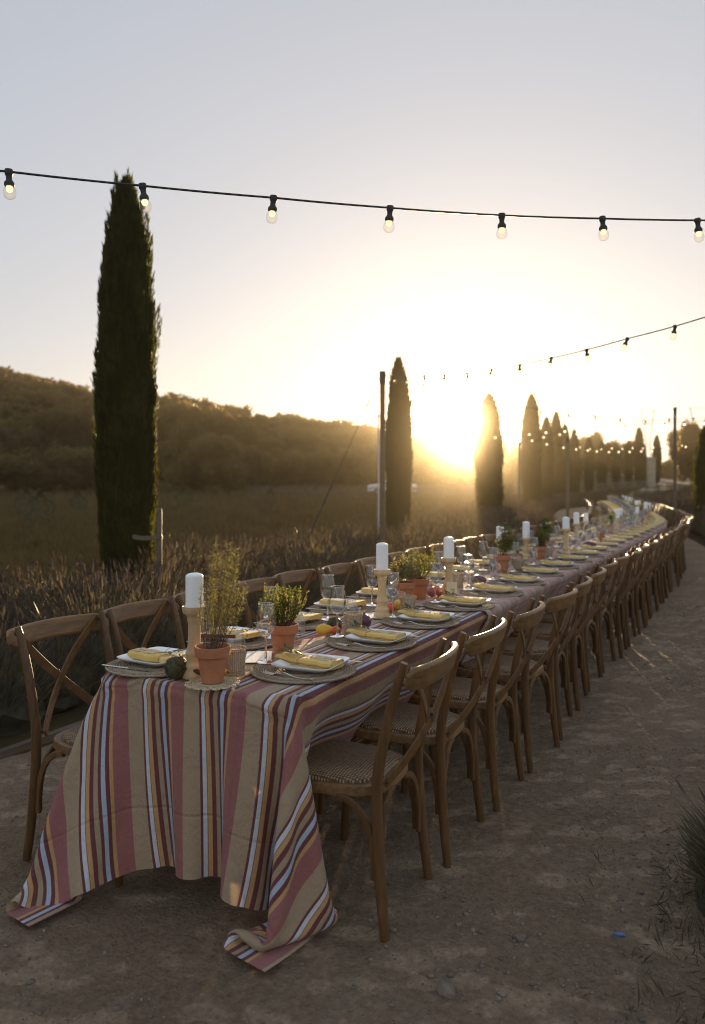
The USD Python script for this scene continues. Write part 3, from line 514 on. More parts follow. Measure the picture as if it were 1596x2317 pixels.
for side_, y0, st, xx in (('right', 2.485, 0.5635, -1.075), ('left', 2.36, 0.49, -2.475)):
    k = 0; Y = y0
    while Y < 27.6:
        sl = (float(tcurve(Y + .1)) - float(tcurve(Y - .1))) / .2; rz = -math.atan(sl) * -1 * -1 if False else math.atan(-sl)
        xo = float(tcurve(Y)); x = (rx[k] if side_ == 'right' and k < 5 else xx + g.uniform(-.025, .025)) + xo; rzj = rz + g.uniform(-.085, .085) + (PI if side_ == 'left' else 0)
        yy = Y + g.uniform(-.012, .012) * (k > 0)
        if k < 16: lab = f'brown cross-back chair, {ORD[k+1]} from the near end on the {side_} side of the table'
        else: lab = f'small far wooden chair in the {side_} row where the table bends away'
        grp = f'chairs on the {side_} side of the table' if k < 16 else f'far chairs on the {side_} side of the table'
        if csrc is None: csrc = make_chair(lab, (x, yy, float(ground_z(x, yy))), rzj, grp)
        else: dup(csrc, (x, yy, float(ground_z(x, yy))), rzj, lab, grp)
        (RIGHT if side_ == 'right' else LEFT).append(Y)
        ds = math.sqrt(1 + sl * sl); Y += st / ds; k += 1
# ---------------------------------------------------------------- lavender, grass, stones
def lavender(seed, nl=1700, nf=150):
    g = np.random.default_rng(seed)
    v, f = ico(1.0, 2); v = v * [0.33, 0.33, 0.25] * (0.8 + 0.4 * meshkit.fbm(v * 3, 2, seed)[:, None]) + [0, 0, 0.12]; core = (v, f)
    a, e = g.random(nl) * 2 * PI, np.arccos(g.uniform(0.05, 1, nl)); d = np.stack([np.cos(a) * np.sin(e), np.sin(a) * np.sin(e), np.cos(e)], -1)
    b = d * np.array([.34, .34, .26]) * g.uniform(.6, 1.05, (nl, 1)) + [0, 0, .12]; up = d * [1, 1, .7] + [0, 0, .75] + g.normal(0, .28, (nl, 3)); up /= np.linalg.norm(up, axis=1)[:, None]
    L = g.uniform(.07, .20, nl); leaves = blades(b, b + up * L[:, None], g.uniform(.005, .011, nl), rng=g)
    a, e = g.random(nf) * 2 * PI, np.arccos(g.uniform(0.3, 1, nf)); d = np.stack([np.cos(a) * np.sin(e), np.sin(a) * np.sin(e), np.cos(e)], -1)
    b = d * [.28, .28, .24] + [0, 0, .14]; up = d * [.8, .8, .6] + [0, 0, .5] + g.normal(0, .12, (nf, 3)); up /= np.linalg.norm(up, axis=1)[:, None]; L = g.uniform(.16, .33, nf); t = b + up * L[:, None]
    stems = blades(b, t, np.full(nf, .005), rng=g); H = g.uniform(.04, .085, nf)[:, None]
    fl = cat([blades(t - up * H * .4, t + up * H, g.uniform(.010, .017, nf), g.normal(size=(nf, 3)), curl=0.02) for _ in range(3)])
    return [('leaves', cat([core, leaves, stems]), M['lavender_leaf']), ('flowers', fl, M['lavender_flower'])]
g = np.random.default_rng(77); pos, sc = [], []
for off, y0, y1, big_ in ((-4.25, 0.2, 58, 1.12), (-5.25, -0.5, 58, 1.15), (-6.35, -0.5, 56, 1.1), (0.62, 4.4, 60, 1.0), (1.5, 3.5, 66, 1.15), (2.7, 10, 70, 1.2), (3.9, 14, 70, 1.2)):
    Y = y0
    while Y < y1:
        s = big_ * g.uniform(.85, 1.15) * (1 + (0.28 * sstep(15, 22, Y) if off > 0 else 0)); x, y = off + float(tcurve(Y)) + g.uniform(-.12, .12), Y + g.uniform(-.1, .1)
        if not (off < 0 and any(math.hypot(x - atd(c[0], c[1])[0], y - atd(c[0], c[1])[1]) < .5 for c in CYP[:3])): pos.append((x, y, float(ground_z(x, y)) - .05)); sc.append(s)
        Y += 0.50 * s * g.uniform(.85, 1.15)
n = len(pos)
instancer('lavender', [lavender(s) for s in (1, 2, 3, 4)], pos, g.integers(0, 4, n), g.uniform(0, 6.28, n), sc, 'dusky lavender bushes in rows on both sides of the dirt lane', 'lavender')

lb = thing('lavender_bush', 'dark lavender bush at the right edge beside the lane, nearest the camera', 'bush', (.10, 3.05, -.05), 1.0, None, .9)
for nm, m_, mt_ in lavender(9, 2600, 22): part(nm, m_, mt_, lb)
def tuft(seed, n, h, spread, w):
    g = np.random.default_rng(seed); b = np.column_stack([g.normal(0, spread, (n, 2)), np.zeros(n)]); d = np.column_stack([g.normal(0, .38, (n, 2)), np.ones(n)]); d /= np.linalg.norm(d, axis=1)[:, None]
    L = h * g.uniform(.4, 1.2, n); return blades(b, b + d * L[:, None], w * g.uniform(.6, 1.3, n), rng=g, curl=.06)
P, S = [], []
for d in np.exp(np.linspace(math.log(6.0), math.log(88.0), 150)):
    st = 0.02 + 0.0105 * d
    for px in np.arange(-260, 1860, st / d * FPX * 1.35):
        x, y = atd(px + g.uniform(-.5, .5) * st / d * FPX, d * (1 + g.uniform(-.008, .008))); q = float(tcurve(y))
        if -4.3 < x - q < (1.0 if y > 4 else 2) and y < 62: continue
        if any(math.hypot(x - rx_, y - ry_) < 3 for rx_, ry_ in road + road2): continue
        P.append((x, y)); S.append((0.6 + d * .012) * g.uniform(.6, 1.35))
P = np.array(P)
instancer('dry_grass', [[('grass', tuft(s, 34, .30, .11, .008), M['dry_grass'])] for s in (1, 2, 3)], np.column_stack([P, ground_z(P[:, 0], P[:, 1]) - .02]), g.integers(0, 3, len(P)), g.uniform(0, 6.28, len(P)), S, 'dry brown grass of the open field', 'grass')
leaf('straw', (0.06, 0.055, 0.025), (0.26, 0.21, 0.11), 9, 0.2, (0.2, 0.15, 0.07))
# litter and grass at the lower right, by the near lavender
P = np.column_stack([g.normal(.10, .24, 480), g.uniform(1.4, 3.3, 480)]); P = P[(P[:, 0] > -.62)]
instancer('verge_grass', [[('grass', tuft(s, 14, .075, .05, .0022), M['straw'])] for s in (7, 8)], np.column_stack([P, ground_z(P[:, 0], P[:, 1]) + lane_relief(P[:, 0], P[:, 1])]), g.integers(0, 2, len(P)), g.uniform(0, 6.28, len(P)), g.uniform(.5, 1.3, len(P)), 'low dry grass and stalks on the verge at the lower right', 'grass', tilt=(g.normal(0, 1.1, len(P)), g.normal(0, 1.1, len(P))))
plain('stone', (0.07, 0.052, 0.037), (0.20, 0.155, 0.115), 30, 0.85, vary=0.35)
def pebble(seed): v, f = ico(1, 1); v = v * (0.65 + 0.7 * meshkit.noise(v * 1.3 + seed * 7.7, seed)[:, None]) * [1, .75, .55]; return v, f
N = 30000; Y = 1.5 + 9 * g.random(N) ** 1.4; X = np.where(g.random(N) < .5, g.normal(-.35, .5, N), g.uniform(-3.5, .1, N)) + tcurve(Y); c = (X > -3.6) & (X < .15); cl = meshkit.fbm(np.stack([X * 1.6, Y * 1.6, X * 0], -1), 3, 3) > 0.46
X, Y = X[c & cl], Y[c & cl]; n = len(X); s = 0.0024 * np.exp(g.normal(0, .62, n))
instancer('pebbles', [[('pebble', pebble(k), M['stone'])] for k in range(4)], np.column_stack([X, Y, ground_z(X, Y) + lane_relief(X, Y) + .004 + s * .15]), g.integers(0, 4, n), g.uniform(0, 6.28, n), s, 'small pebbles and grit lying on the dirt lane', 'pebbles')
for i, (px, py, r, lab) in enumerate([(640, 2135, .013, 'pale stone on the dirt below the front of the table cloth'), (265, 2290, .014, 'stone on the dirt at the lower left near the picture edge'), (1530, 1990, .011, 'flat stone on the lane beside the near lavender bush'), (1432, 1945, .012, 'stone in the middle of the lane among fine gravel'), (1350, 2030, .012, 'small grey stone on the lane right of the near chair'), (238, 2160, .011, 'stone on the dirt left of the trailing cloth corner'), (975, 2220, .012, 'white-flecked stone right of the trailing cloth corner')]):
    x, y = at(px, py); t = thing('stone', lab, 'stone', (x, y, float(lane_relief(np.array(x), np.array(y))) + .006), i, scale=r); part('stone_body', pebble(20 + i), M['stone'], t, True)
plain('blue_plastic', (0.04, 0.08, 0.22), (0.07, 0.13, 0.30), 40, 0.4)
x, y = at(1402, 2114); t = thing('plastic_scrap', 'small crumpled blue plastic scrap on the ground at the lower right', 'litter', (x, y, float(lane_relief(np.array(x), np.array(y))) + .008), .3)
v, f = ico(1, 3); part('crumpled_film', (v * [.019, .009, .006] * (0.7 + .6 * meshkit.fbm(v * 2.5, 3, 4)[:, None]), f), M['blue_plastic'], t)
wood('old_wood', (0.06, 0.042, 0.03), (0.17, 0.125, 0.085), 5, (6, 0.6, 6))
wood('post_wood', (0.045, 0.03, 0.022), (0.13, 0.085, 0.055), 6, (6, 6, 0.5))
t = thing('timber_edging', 'low timber edging along the left side of the dirt lane', 'edging', (-3.62, 0, 0))
for k in range(5): part('timber', mv(box((0, 1.0 + 2.02 * k, -.027 + .002 * k), (.045, 2.0, .07)), rot=(0, .05 * (k % 2), 0)), M['old_wood'], t)

def shrub(seed, n=900):
    g = np.random.default_rng(seed); a = g.random(n) * 2 * PI; h = g.random(n) ** .8; r = .36 * np.sin(np.clip(h * 1.05 + .12, 0, 1) * PI) ** .7 * g.random(n) ** .4; b = np.stack([r * np.cos(a), r * np.sin(a), .12 + h * .8], -1)
    d = np.stack([np.cos(a), np.sin(a), np.full(n, .7)], -1) + g.normal(0, .5, (n, 3)); d /= np.linalg.norm(d, axis=1)[:, None]; return blades(b, b + d * g.uniform(.05, .11, (n, 1)), g.uniform(.012, .024, n), rng=g)
ssrc = None
for i, (px, d, h, lab) in enumerate([(415, 40, 1.25, 'grey-green young olive bush between the big cypress and the light pole'), (612, 44, 1.15, 'grey-green young olive bush below the wooded hill, left of the guy rope'), (60, 30, 1.3, 'bushy pale olive shrub in the field at the far left'), (90, 24, 1.3, 'thin young olive tree in the field at the far left, nearer one'), (305, 26, 1.3, 'young olive shrub half behind the big cypress'), (1205, 60, 1.2, 'low shrub in the haze left of the tall pointed cypress'), (178, 36, 1.1, 'small olive shrub just left of the big cypress')]):
    x, y = atd(px, d); L = (x, y, float(ground_z(x, y)))
    if ssrc is None:
        ssrc = thing('olive_shrub', lab, 'shrub', L, i, 'young olives in the field', h); part('trunk', trunk(.5, .018), M['bark'], ssrc, True); part('crown', shrub(3), M['olive_leaf'], ssrc)
    else: dup(ssrc, L, i, lab, None, h)
# ---------------------------------------------------------------- place settings
plain('china', (0.72, 0.73, 0.75), (0.78, 0.78, 0.78), 3, 0.22, spec=0.5)
plain('napkin', (0.57, 0.36, 0.085), (0.68, 0.455, 0.13), 9, 0.9, 0.25, 220, sheen=0.2)
plain('kraft', (0.55, 0.42, 0.26), (0.64, 0.51, 0.34), 30, 0.85)
plain('ink', (0.16, 0.10, 0.06), None, 10, 0.8)
plain('twine', (0.32, 0.22, 0.12), (0.45, 0.33, 0.19), 60, 0.9)
plain('steel', (0.62, 0.60, 0.57), (0.68, 0.66, 0.63), 5, 0.16, metallic=1.0)
plain('paper', (0.80, 0.80, 0.80), (0.84, 0.84, 0.83), 8, 0.8)
plain('wax', (0.80, 0.79, 0.77), (0.83, 0.82, 0.80), 6, 0.45)
plain('wick', (0.30, 0.25, 0.2), None, 5, 0.9)
plain('terracotta', (0.30, 0.105, 0.045), (0.42, 0.16, 0.075), 14, 0.85, 0.25, 90, detail=6.0)
plain('soil_mix', (0.02, 0.013, 0.008), (0.09, 0.055, 0.03), 60, 0.95, 1.0, 80)
wood('pale_wood', (0.40, 0.26, 0.125), (0.60, 0.43, 0.235), 7, (4, 4, 0.6), 0.5)
plain('rust', (0.10, 0.035, 0.015), (0.20, 0.075, 0.03), 40, 0.8)
def jute(name, a, b, sc):
    nd = {'tc': ('texture_coordinate', {}), 'w': ('wave_texture', {'wave_type': 'rings', 'rings_direction': 'z', 'scale': sc, 'distortion': 1.2, 'detail': 2.0, 'detail_scale': 6.0}), 'v': ('voronoi_texture', {'scale': 130.0}), 'm': ('mix_float', {'fac': 0.55}), 'r': ('rgb_ramp', {'ramp': [(0.1, a), (0.75, b)]}), 'bp': ('bump', {'strength': 1.0, 'distance': 0.006}), 'p': ('principled_bsdf', {'roughness': 0.9, 'specular_ior_level': 0.15})}
    mat(name, nd, [('tc.object', 'w.vector'), ('tc.object', 'v.vector'), ('w.fac', 'm.a'), ('v.distance', 'm.b'), ('m.result', 'r.fac'), ('r.color', 'p.base_color'), ('m.result', 'bp.height'), ('bp.normal', 'p.normal')])
jute('jute_dark', (0.13, 0.095, 0.065), (0.37, 0.28, 0.20), 34.0); jute('jute_pale', (0.30, 0.23, 0.13), (0.62, 0.52, 0.34), 40.0)
mat('clear_glass', {'lw': ('layer_weight', {'blend': 0.5}), 'pw': ('math', {'math_type': 'power', 'value2': 4.0}), 'mm': ('math', {'math_type': 'multiply_add', 'value2': 0.8, 'value3': 0.06}), 't': ('transparent_bsdf', {'color': (0.985, 0.988, 0.985)}), 'g': ('glossy_bsdf', {'roughness': 0.02, 'color': (1, 1, 1)}), 'x': ('mix_closure', {})}, [('lw.facing', 'pw.value1'), ('pw.value', 'mm.value1'), ('mm.value', 'x.fac'), ('t.BSDF', 'x.closure1'), ('g.BSDF', 'x.closure2')], surface='x.closure')
mat('solid_glass', {'p': ('principled_bsdf', {'transmission_weight': 1.0, 'roughness': 0.0, 'ior': 1.48, 'base_color': (1, 1, 1)})}, [])

mat('glass_rim', {'t': ('transparent_bsdf', {}), 'g': ('glossy_bsdf', {'roughness': 0.08, 'color': (1, 1, 1)}), 'x': ('mix_closure', {'fac': 0.6})}, [('t.BSDF', 'x.closure1'), ('g.BSDF', 'x.closure2')], surface='x.closure')
SURF = TOP + 0.006
def shell(prof, th, n=28):
    p = smoothprof(prof, 26); i = p.copy(); i[:, 0] = np.maximum(i[:, 0] - th, 0.0005); i[0, 1] += th; i[1, 1] += th
    return lathe(np.vstack([p, i[::-1]]), n)
def make_wine(label, loc, group):
    t = thing('wine_glass', label, 'wine glass', loc, 0, group)
    part('bowl', shell([(.0015, .098), (.018, .104), (.033, .125), (.0375, .148), (.0355, .175), (.0295, .212), (.0285, .218)], .0013), M['clear_glass'], t, True)
    part('rim', tube([(.0285 * math.cos(a), .0285 * math.sin(a), .218) for a in np.linspace(0, 2 * PI, 33)], .0011, 6), M['glass_rim'], t, True)
    part('stem', lathe(smoothprof([(.0005, .1035), (.009, .099), (.0045, .088), (.0038, .05), (.0045, .018), (.011, .0065), (.024, .0035), (.034, .0022), (.034, .0008), (.001, .0006)], 40), 24), M['solid_glass'], t, True)
    return t
def make_tumbler(label, loc, group):
    t = thing('tumbler', label, 'water glass', loc, 0, group)
    part('body', shell([(.002, .003), (.024, .003), (.036, .016), (.041, .034), (.038, .060), (.0315, .090), (.0305, .095)], .0014), M['clear_glass'], t, True)
    part('rim', tube([(.0305 * math.cos(a), .0305 * math.sin(a), .095) for a in np.linspace(0, 2 * PI, 33)], .0011, 6), M['glass_rim'], t, True)
    part('base', lathe([(.001, .0005), (.022, .0005), (.026, .003), (.022, .0065), (.001, .0055)], 24), M['solid_glass'], t, True)
    return t
def make_plate(label, loc, rz, group):
    t = thing('square_plate', label, 'plate', loc, rz, group); rings = []
    for k, z in ((.066, .0), (.074, 0.0), (.079, .003), (.104, .0125), (.1135, .0185), (.1165, .0215), (.1165, .0235), (.1135, .0235), (.100, .0170), (.080, .0075), (.074, .006), (.03, .0055), (.002, .0055)):
        q = superq(k, k, 7.0 if k > .07 else 5.0, 64); rings.append(np.column_stack([q, np.full(64, z)]))
    part('dish', loft(rings), M['china'], t, 50); return t
def make_napkin(label, loc, rz, group):
    """A cloth napkin rolled flat, layers showing at the end, tied with twine a third of the way along."""
    from shapely.geometry import LineString
    t = thing('folded_napkin', label, 'napkin', loc, rz, group)
    pts = []
    for k, w in enumerate((.036, .033, .034, .030, .031)):
        z = .004 + k * .0047; pts += [(-w * (1 if k % 2 == 0 else -1), z), (w * (1 if k % 2 == 0 else -1), z)]
        pts += [((w + .004) * (1 if k % 2 == 0 else -1), z + .0024)]
    from scipy.interpolate import make_interp_spline
    pts = np.array(pts[:-1]); line = LineString(pts).buffer(.0021, 4); ext = np.array(line.exterior.coords)[:-1]
    # outer wrap over the whole bundle
    wrap = LineString([(-.034, .0012), (.036, .0012), (.0425, .006), (.0415, .021), (.036, .0265), (-.030, .0272), (-.040, .023), (-.0415, .015), (-.034, .0125)]).buffer(.0020, 5); wex = np.array(wrap.exterior.coords)[:-1]
    xs = np.linspace(-.118, .118, 34); out = []
    for e in (ext, wex):
        rings = []
        for i, x in enumerate(xs):
            pin = 1 - .26 * math.exp(-((x + .035) / .016) ** 2); flare = 1 + .38 * sstep(-.05, -.118, x)
            q = e * [pin * flare, pin * (1 - .35 * sstep(-.06, -.118, x))]; wob = .0025 * math.sin(x * 60)
            rings.append(np.column_stack([np.full(len(q), x + 0.0), q[:, 0] + wob, q[:, 1] + .016 * float(sstep(-.06, -.118, x)) + .001 * np.sin(x * 90 + q[:, 0] * 80)]))
        r = np.array(rings); v, f = loft(r, caps=False); tri = trimesh.creation.triangulate_polygon(wrap if e is wex else line, engine='earcut')
        from scipy.spatial import cKDTree
        _, idx = cKDTree(e).query(tri[0]); m = len(e); c0 = idx[tri[1]]; out.append((v, np.vstack([f, c0[:, ::-1], c0 + (len(xs) - 1) * m])))
    part('cloth', cat(out), M['napkin'], t, 50)
    a = np.linspace(0, 2 * PI, 30); e = np.column_stack([.0345 * np.sign(np.cos(a)) * np.abs(np.cos(a)) ** .55, .0135 + .0125 * np.sign(np.sin(a)) * np.abs(np.sin(a)) ** .55])
    part('twine', tube(np.column_stack([np.full(30, -.035), e]), .0011, 5), M['twine'], t, True); return t
def make_card(label, loc, rz, group):
    t = thing('place_card', label, 'card', loc, rz, group, ry=0.03)
    part('card', box((0, 0, 0), (.118, .040, .0008)), M['kraft'], t)
    s = np.linspace(0, 1, 70); g = np.random.default_rng(3); y = .0035 * np.sin(s * 43) * (.6 + .4 * np.sin(s * 9)) + .001 * np.sin(s * 19)
    part('lettering', tube(np.column_stack([-.006 + s * .042 + .0015 * np.cos(s * 43), y, np.full(70, .0008)]), .00035, 4), M['ink'], t); return t
def make_sprig(label, loc, rz, group):
    t = thing('olive_sprig', label, 'olive sprig', loc, rz, group); g = np.random.default_rng(12)
    st = bez((.035, 0, 0), (-.02, .004, .008), (-.075, -.006, .012), 12); part('stem', tube(st, .0009, 5), M['olive_sprig'], t)
    for k in range(9):
        b = st[2 + k]; sgn = 1 if k % 2 else -1; d = np.array([-.75, sgn * g.uniform(.35, .8), g.uniform(.05, .5)]); d /= np.linalg.norm(d); L = g.uniform(.040, .058)
        u = np.linspace(0, 1, 7); w = .0066 * np.sin(u * PI) ** .8 + .0002; sd = np.cross(d, [0, 0, 1]); sd /= np.linalg.norm(sd); c = b + d * (u * L)[:, None] + np.array([0, 0, .006]) * (u * (1 - u))[:, None] * 2
        part('leaf', loft(np.stack([c - sd * w[:, None], c + [0, 0, -.0009], c + sd * w[:, None]], 1), closed=False), M['olive_sprig'], t, True)
    return t
def make_fork(label, loc, rz, group):
    t = thing('fork', label, 'fork', loc, rz, group)
    x = np.linspace(-.045, .125, 22); z = .004 + .010 * np.exp(-((x + .005) / .03) ** 2) + .003 * sstep(.09, .125, x) - 0.004 * sstep(-.02, -.045, x); w = np.interp(x, [-.045, -.03, -.01, .0, .06, .11, .125], [.0125, .012, .006, .0034, .0036, .0055, .004])
    rings = [np.array([(xx, -ww, zz), (xx, 0, zz - .0012), (xx, ww, zz), (xx, 0, zz + .0012)]) for xx, ww, zz in zip(x, w, z)]; part('handle', loft(rings), M['steel'], t, 60)
    for k in range(4):
        y = -.0105 + .007 * k; part('tine', tube([(-.043, y, .0008), (-.065, y * .98, .0015), (-.092, y * .95, .006)], [.0021, .0019, .0010], 6), M['steel'], t, True)
    return t
def make_knife(label, loc, rz, group):
    t = thing('knife', label, 'knife', loc, rz, group)
    x = np.linspace(-.01, .115, 12); part('handle', loft([np.array([(xx, -ww, .003), (xx, 0, .0055), (xx, ww, .003), (xx, 0, .0005)]) for xx, ww in zip(x, np.interp(x, [-.01, .0, .1, .115], [.0035, .004, .0058, .003]))]), M['steel'], t, 60)
    x = np.linspace(-.115, -.01, 12); part('blade', loft([np.array([(xx, -ww, .0028), (xx, 0, .0036), (xx, .0045, .0030), (xx, 0, .0022)]) for xx, ww in zip(x, np.interp(x, [-.115, -.1, -.03, -.01], [.0005, .008, .009, .004]))]), M['steel'], t, 60); return t
def make_mat(label, loc, rz, group):
    t = thing('placemat', label, 'placemat', loc, rz, group); r = np.linspace(.001, .190, 120); z = .0065 + .0024 * np.abs(np.sin(r / .190 * PI * 17)) * .7; prof = np.vstack([np.column_stack([r, z]), [(.193, .005), (.191, .0005), (.001, .0003)]])
    v, f = lathe(prof, 72); a = np.arctan2(v[:, 1], v[:, 0]); rr = np.hypot(v[:, 0], v[:, 1]); k = 1 + .004 * np.sin(a * 60) + .008 * np.sin(a * 2 + 1); v[:, 0] *= k; v[:, 1] *= k; part('braid', (v, f), M['jute_dark'], t, 60); return t
SRC = {}
def setting(sd, k, Y):
    g = np.random.default_rng(1000 * (sd == 'left') + k); sgn = 1 if sd == 'right' else -1
    sl = (float(tcurve(Y + .1)) - float(tcurve(Y - .1))) / .2; rz0 = math.atan(-sl) + (0 if sgn > 0 else PI); X0 = (-1.450 if sgn > 0 else -2.022) + float(tcurve(Y)); Y0 = Y + (.015 if sgn > 0 else -.03); c, s = math.cos(rz0), math.sin(rz0)
    near = k < 16; where = f'at {ORD[k+1]} place from near end, {sd} side' if near else f'at a far place, {sd} side, where the table bends'
    def put(name, make, text, x, y, z, rz=0.0, j=.006, **kw):
        x, y = x + g.uniform(-j, j), y + g.uniform(-j, j); L = (X0 + c * x - s * y, Y0 + s * x + c * y, SURF + z); r = rz0 + rz + g.uniform(-.09, .09)
        grp = f'{name} {"near" if near else "far"} on the {sd} side'.replace('_', ' '); lab = f'{text} {where}'
        if name in SRC: dup(SRC[name], L, r, lab, grp)
        else:
            SRC[name] = make(lab, L, grp) if make in (make_wine, make_tumbler) else make(lab, L, r, grp)
    m = -1 if sgn < 0 else 1
    put('placemat', make_mat, 'round braided jute placemat', -.025, -.018 * m, 0)
    put('square_plate', make_plate, 'square white plate', 0, 0, .0095, j=.004)
    put('folded_napkin', make_napkin, 'yellow folded napkin', -.015, .012, .0155, -.12)
    if Y < 17:
        put('place_card', make_card, 'kraft name card on the napkin', .045, .012, .0452, -.12, j=.002)
        put('olive_sprig', make_sprig, 'olive sprig on the napkin', -.055, .012, .0452, -.05, j=.004)
    if Y < 17: put('knife', make_knife, 'steel knife', .02, .150, .008)
    put('fork', make_fork, 'steel fork', -.02, -.150, .008)
    if sgn > 0: put('wine_glass', make_wine, 'empty wine glass', -.185, -.01, .010, j=.012); put('tumbler', make_tumbler, 'stemless water glass', -.25, .235, 0, j=.012)
    else: put('wine_glass', make_wine, 'empty wine glass', -.145, -.09, .010, j=.012); put('tumbler', make_tumbler, 'stemless water glass', -.20, -.20, 0, j=.012)
for k, Y in enumerate(RIGHT): setting('right', k, Y)
for k, Y in enumerate(LEFT): setting('left', k, Y)

# ---------------------------------------------------------------- things along the middle of the table
def make_candle(label, loc, h, group):
    t = thing('pillar_candle', label, 'candle', loc, 0, group); r = .0305
    part('wax', lathe(smoothprof([(.0005, 0), (r - .001, 0), (r, .002), (r, h * .5), (r, h - .012), (r - .003, h - .007), (.012, h - .001), (.0005, h)], 40), 32), M['wax'], t, 50)
    part('wick', tube([(0, 0, h - .002), (.0005, 0, h + .006), (.0015, 0, h + .014)], .0011, 6), M['wick'], t); return t
def make_stick(label, loc, h, group):
    t = thing('candlestick', label, 'candlestick', loc, 0, group); k = h
    prof = [(.001, 0), (.042, 0), (.043, .012), (.040, .018), (.036, .03), (.036, .042), (.029, .052), (.0265, .062), (.0285, .075), (.031, .085), (.0275, .094), (.0225, .12), (.0215, k - .06), (.0245, k - .05), (.0245, k - .042), (.028, k - .032), (.040, k - .022), (.043, k - .006), (.042, k), (.039, k - .001), (.037, k - .006), (.001, k - .007)]
    part('turned_shaft', lathe(smoothprof(prof, 90), 32), M['pale_wood'], t, 50); return t
def make_basket(label, loc, group):
    t = thing('wicker_basket', label, 'basket', loc, 0, group); n = 34
    for k in range(n): a = k * 2 * PI / n; part('rod', tube([(.036 * math.cos(a), .036 * math.sin(a), .002), (.0375 * math.cos(a + .05), .0375 * math.sin(a + .05), .05), (.0395 * math.cos(a), .0395 * math.sin(a), .098)], .0020, 5), M['twine'], t, True)
    for z, r in ((.003, .037), (.009, .0375), (.015, .0378), (.021, .038), (.088, .0395), (.095, .040)):
        a = np.linspace(0, 2 * PI, 60); part('band', tube(np.column_stack([(r + .0016 * np.sin(a * 17)) * np.cos(a), (r + .0016 * np.sin(a * 17)) * np.sin(a), np.full(60, z)]), .0028, 6), M['twine'], t, True)
    part('candle', lathe([(.001, .004), (.033, .004), (.0335, .084), (.024, .086), (.001, .092)], 24), M['wax'], t, 50); part('wick', tube([(0, 0, .09), (.0005, 0, .104)], .001, 5), M['wick'], t); return t
def pot_parts(t, s=1.0):
    part('pot', mv(lathe([(.001, 0), (.035, 0), (.0365, .002), (.0495, .084), (.0505, .087), (.058, .089), (.0595, .092), (.0615, .119), (.060, .123), (.0555, .123), (.054, .118), (.051, .108), (.001, .106)], 36), s=s), M['terracotta'], t, 35)
    v, f = lathe([(.001, .113), (.02, .112), (.04, .110), (.052, .105)], 24); part('soil', mv((v + np.random.default_rng(1).normal(0, .0012, v.shape), f), s=s), M['soil_mix'], t)
def herb(kind, seed):
    g = np.random.default_rng(seed); stems, B, T, W, SV = [], [], [], [], []
    spec = {'rosemary': (27, .36, .082, 120, .017, .0019), 'oregano': (60, .16, .095, 80, .0075, .0065), 'sage': (16, .15, .085, 40, .030, .0085), 'thyme': (46, .18, .11, 72, .0085, .006), 'basil': (14, .22, .085, 14, .045, .028), 'dill': (20, .36, .14, 80, .022, .0016)}[kind]
    ns, H, R, nl, ll, lw = spec
    for k in range(ns):
        a = g.random() * 2 * PI; h = H * g.uniform(.5, 1.05); r = R * g.uniform(.1, 1.0) * (.75 if k < 3 else 1); p0 = np.array([.022 * g.normal() * .6, .022 * g.normal() * .6, .11]); p1 = p0 + [r * math.cos(a) * 1.1, r * math.sin(a) * 1.1, h * .45]; p2 = p0 + [r * math.cos(a) * (.75 + .4 * g.random()), r * math.sin(a) * (.75 + .4 * g.random()), h]
        lean = np.array([.030, .016, 0]) * (kind == 'rosemary'); c = bez(p0, p1 + lean, p2 + lean * 1.6, 10) + g.normal(0, .003, (10, 3)) * np.linspace(0, 1, 10)[:, None]; stems.append(tube(c, np.linspace(.0016, .0006, 10), 4, False))
        u = g.uniform(.18, 1.0, nl) ** .8; i = np.clip((u * 9).astype(int), 0, 8); q = c[i] + (c[i + 1] - c[i]) * (u * 9 - i)[:, None]; ax = c[i + 1] - c[i]; ax /= np.linalg.norm(ax, axis=1)[:, None]
        d = g.normal(size=(nl, 3)); d -= (d * ax).sum(1)[:, None] * ax; d /= np.linalg.norm(d, axis=1)[:, None]; d = d + ax * (.55 if kind != 'basil' else .1); 
        if kind == 'basil': d[:, 2] = np.abs(d[:, 2]) * .4
        d /= np.linalg.norm(d, axis=1)[:, None]; L = ll * g.uniform(.6, 1.2, nl); B.append(q); T.append(q + d * L[:, None]); W.append(lw * g.uniform(.7, 1.2, nl)); SV.append(g.normal(size=(nl, 3)) + ([0, 0, 4] if kind == 'basil' else [0, 0, 0]))
    B, T, W, SV = np.vstack(B), np.vstack(T), np.concatenate(W), np.vstack(SV)
    return cat(stems), blades(B, T, W, SV, curl=.12 if kind in ('basil', 'sage') else .05)
HERB = {k: herb(k, s) for k, s in (('rosemary', 4), ('oregano', 5), ('sage', 6), ('thyme', 7), ('basil', 8), ('dill', 9))}
HMAT = dict(rosemary='rosemary_leaf', oregano='thyme_leaf', sage='sage_leaf', thyme='thyme_leaf', basil='basil_leaf', dill='rosemary_leaf')
HSRC = {}
def potted(kind, loc, label, s=1.0, rz=0.0):
    if kind in HSRC: return dup(HSRC[kind], loc, rz, label, None, s)
    t = HSRC[kind] = thing('potted_herb', label, 'potted herb', loc, rz, f'{kind} pots on the table', s); pot_parts(t); part('stems', HERB[kind][0], M['bark'], t); part('foliage', HERB[kind][1], M[HMAT[kind]], t); return t
def tp(px, py): x, y = at(px, py, SURF); return (x, y, SURF)

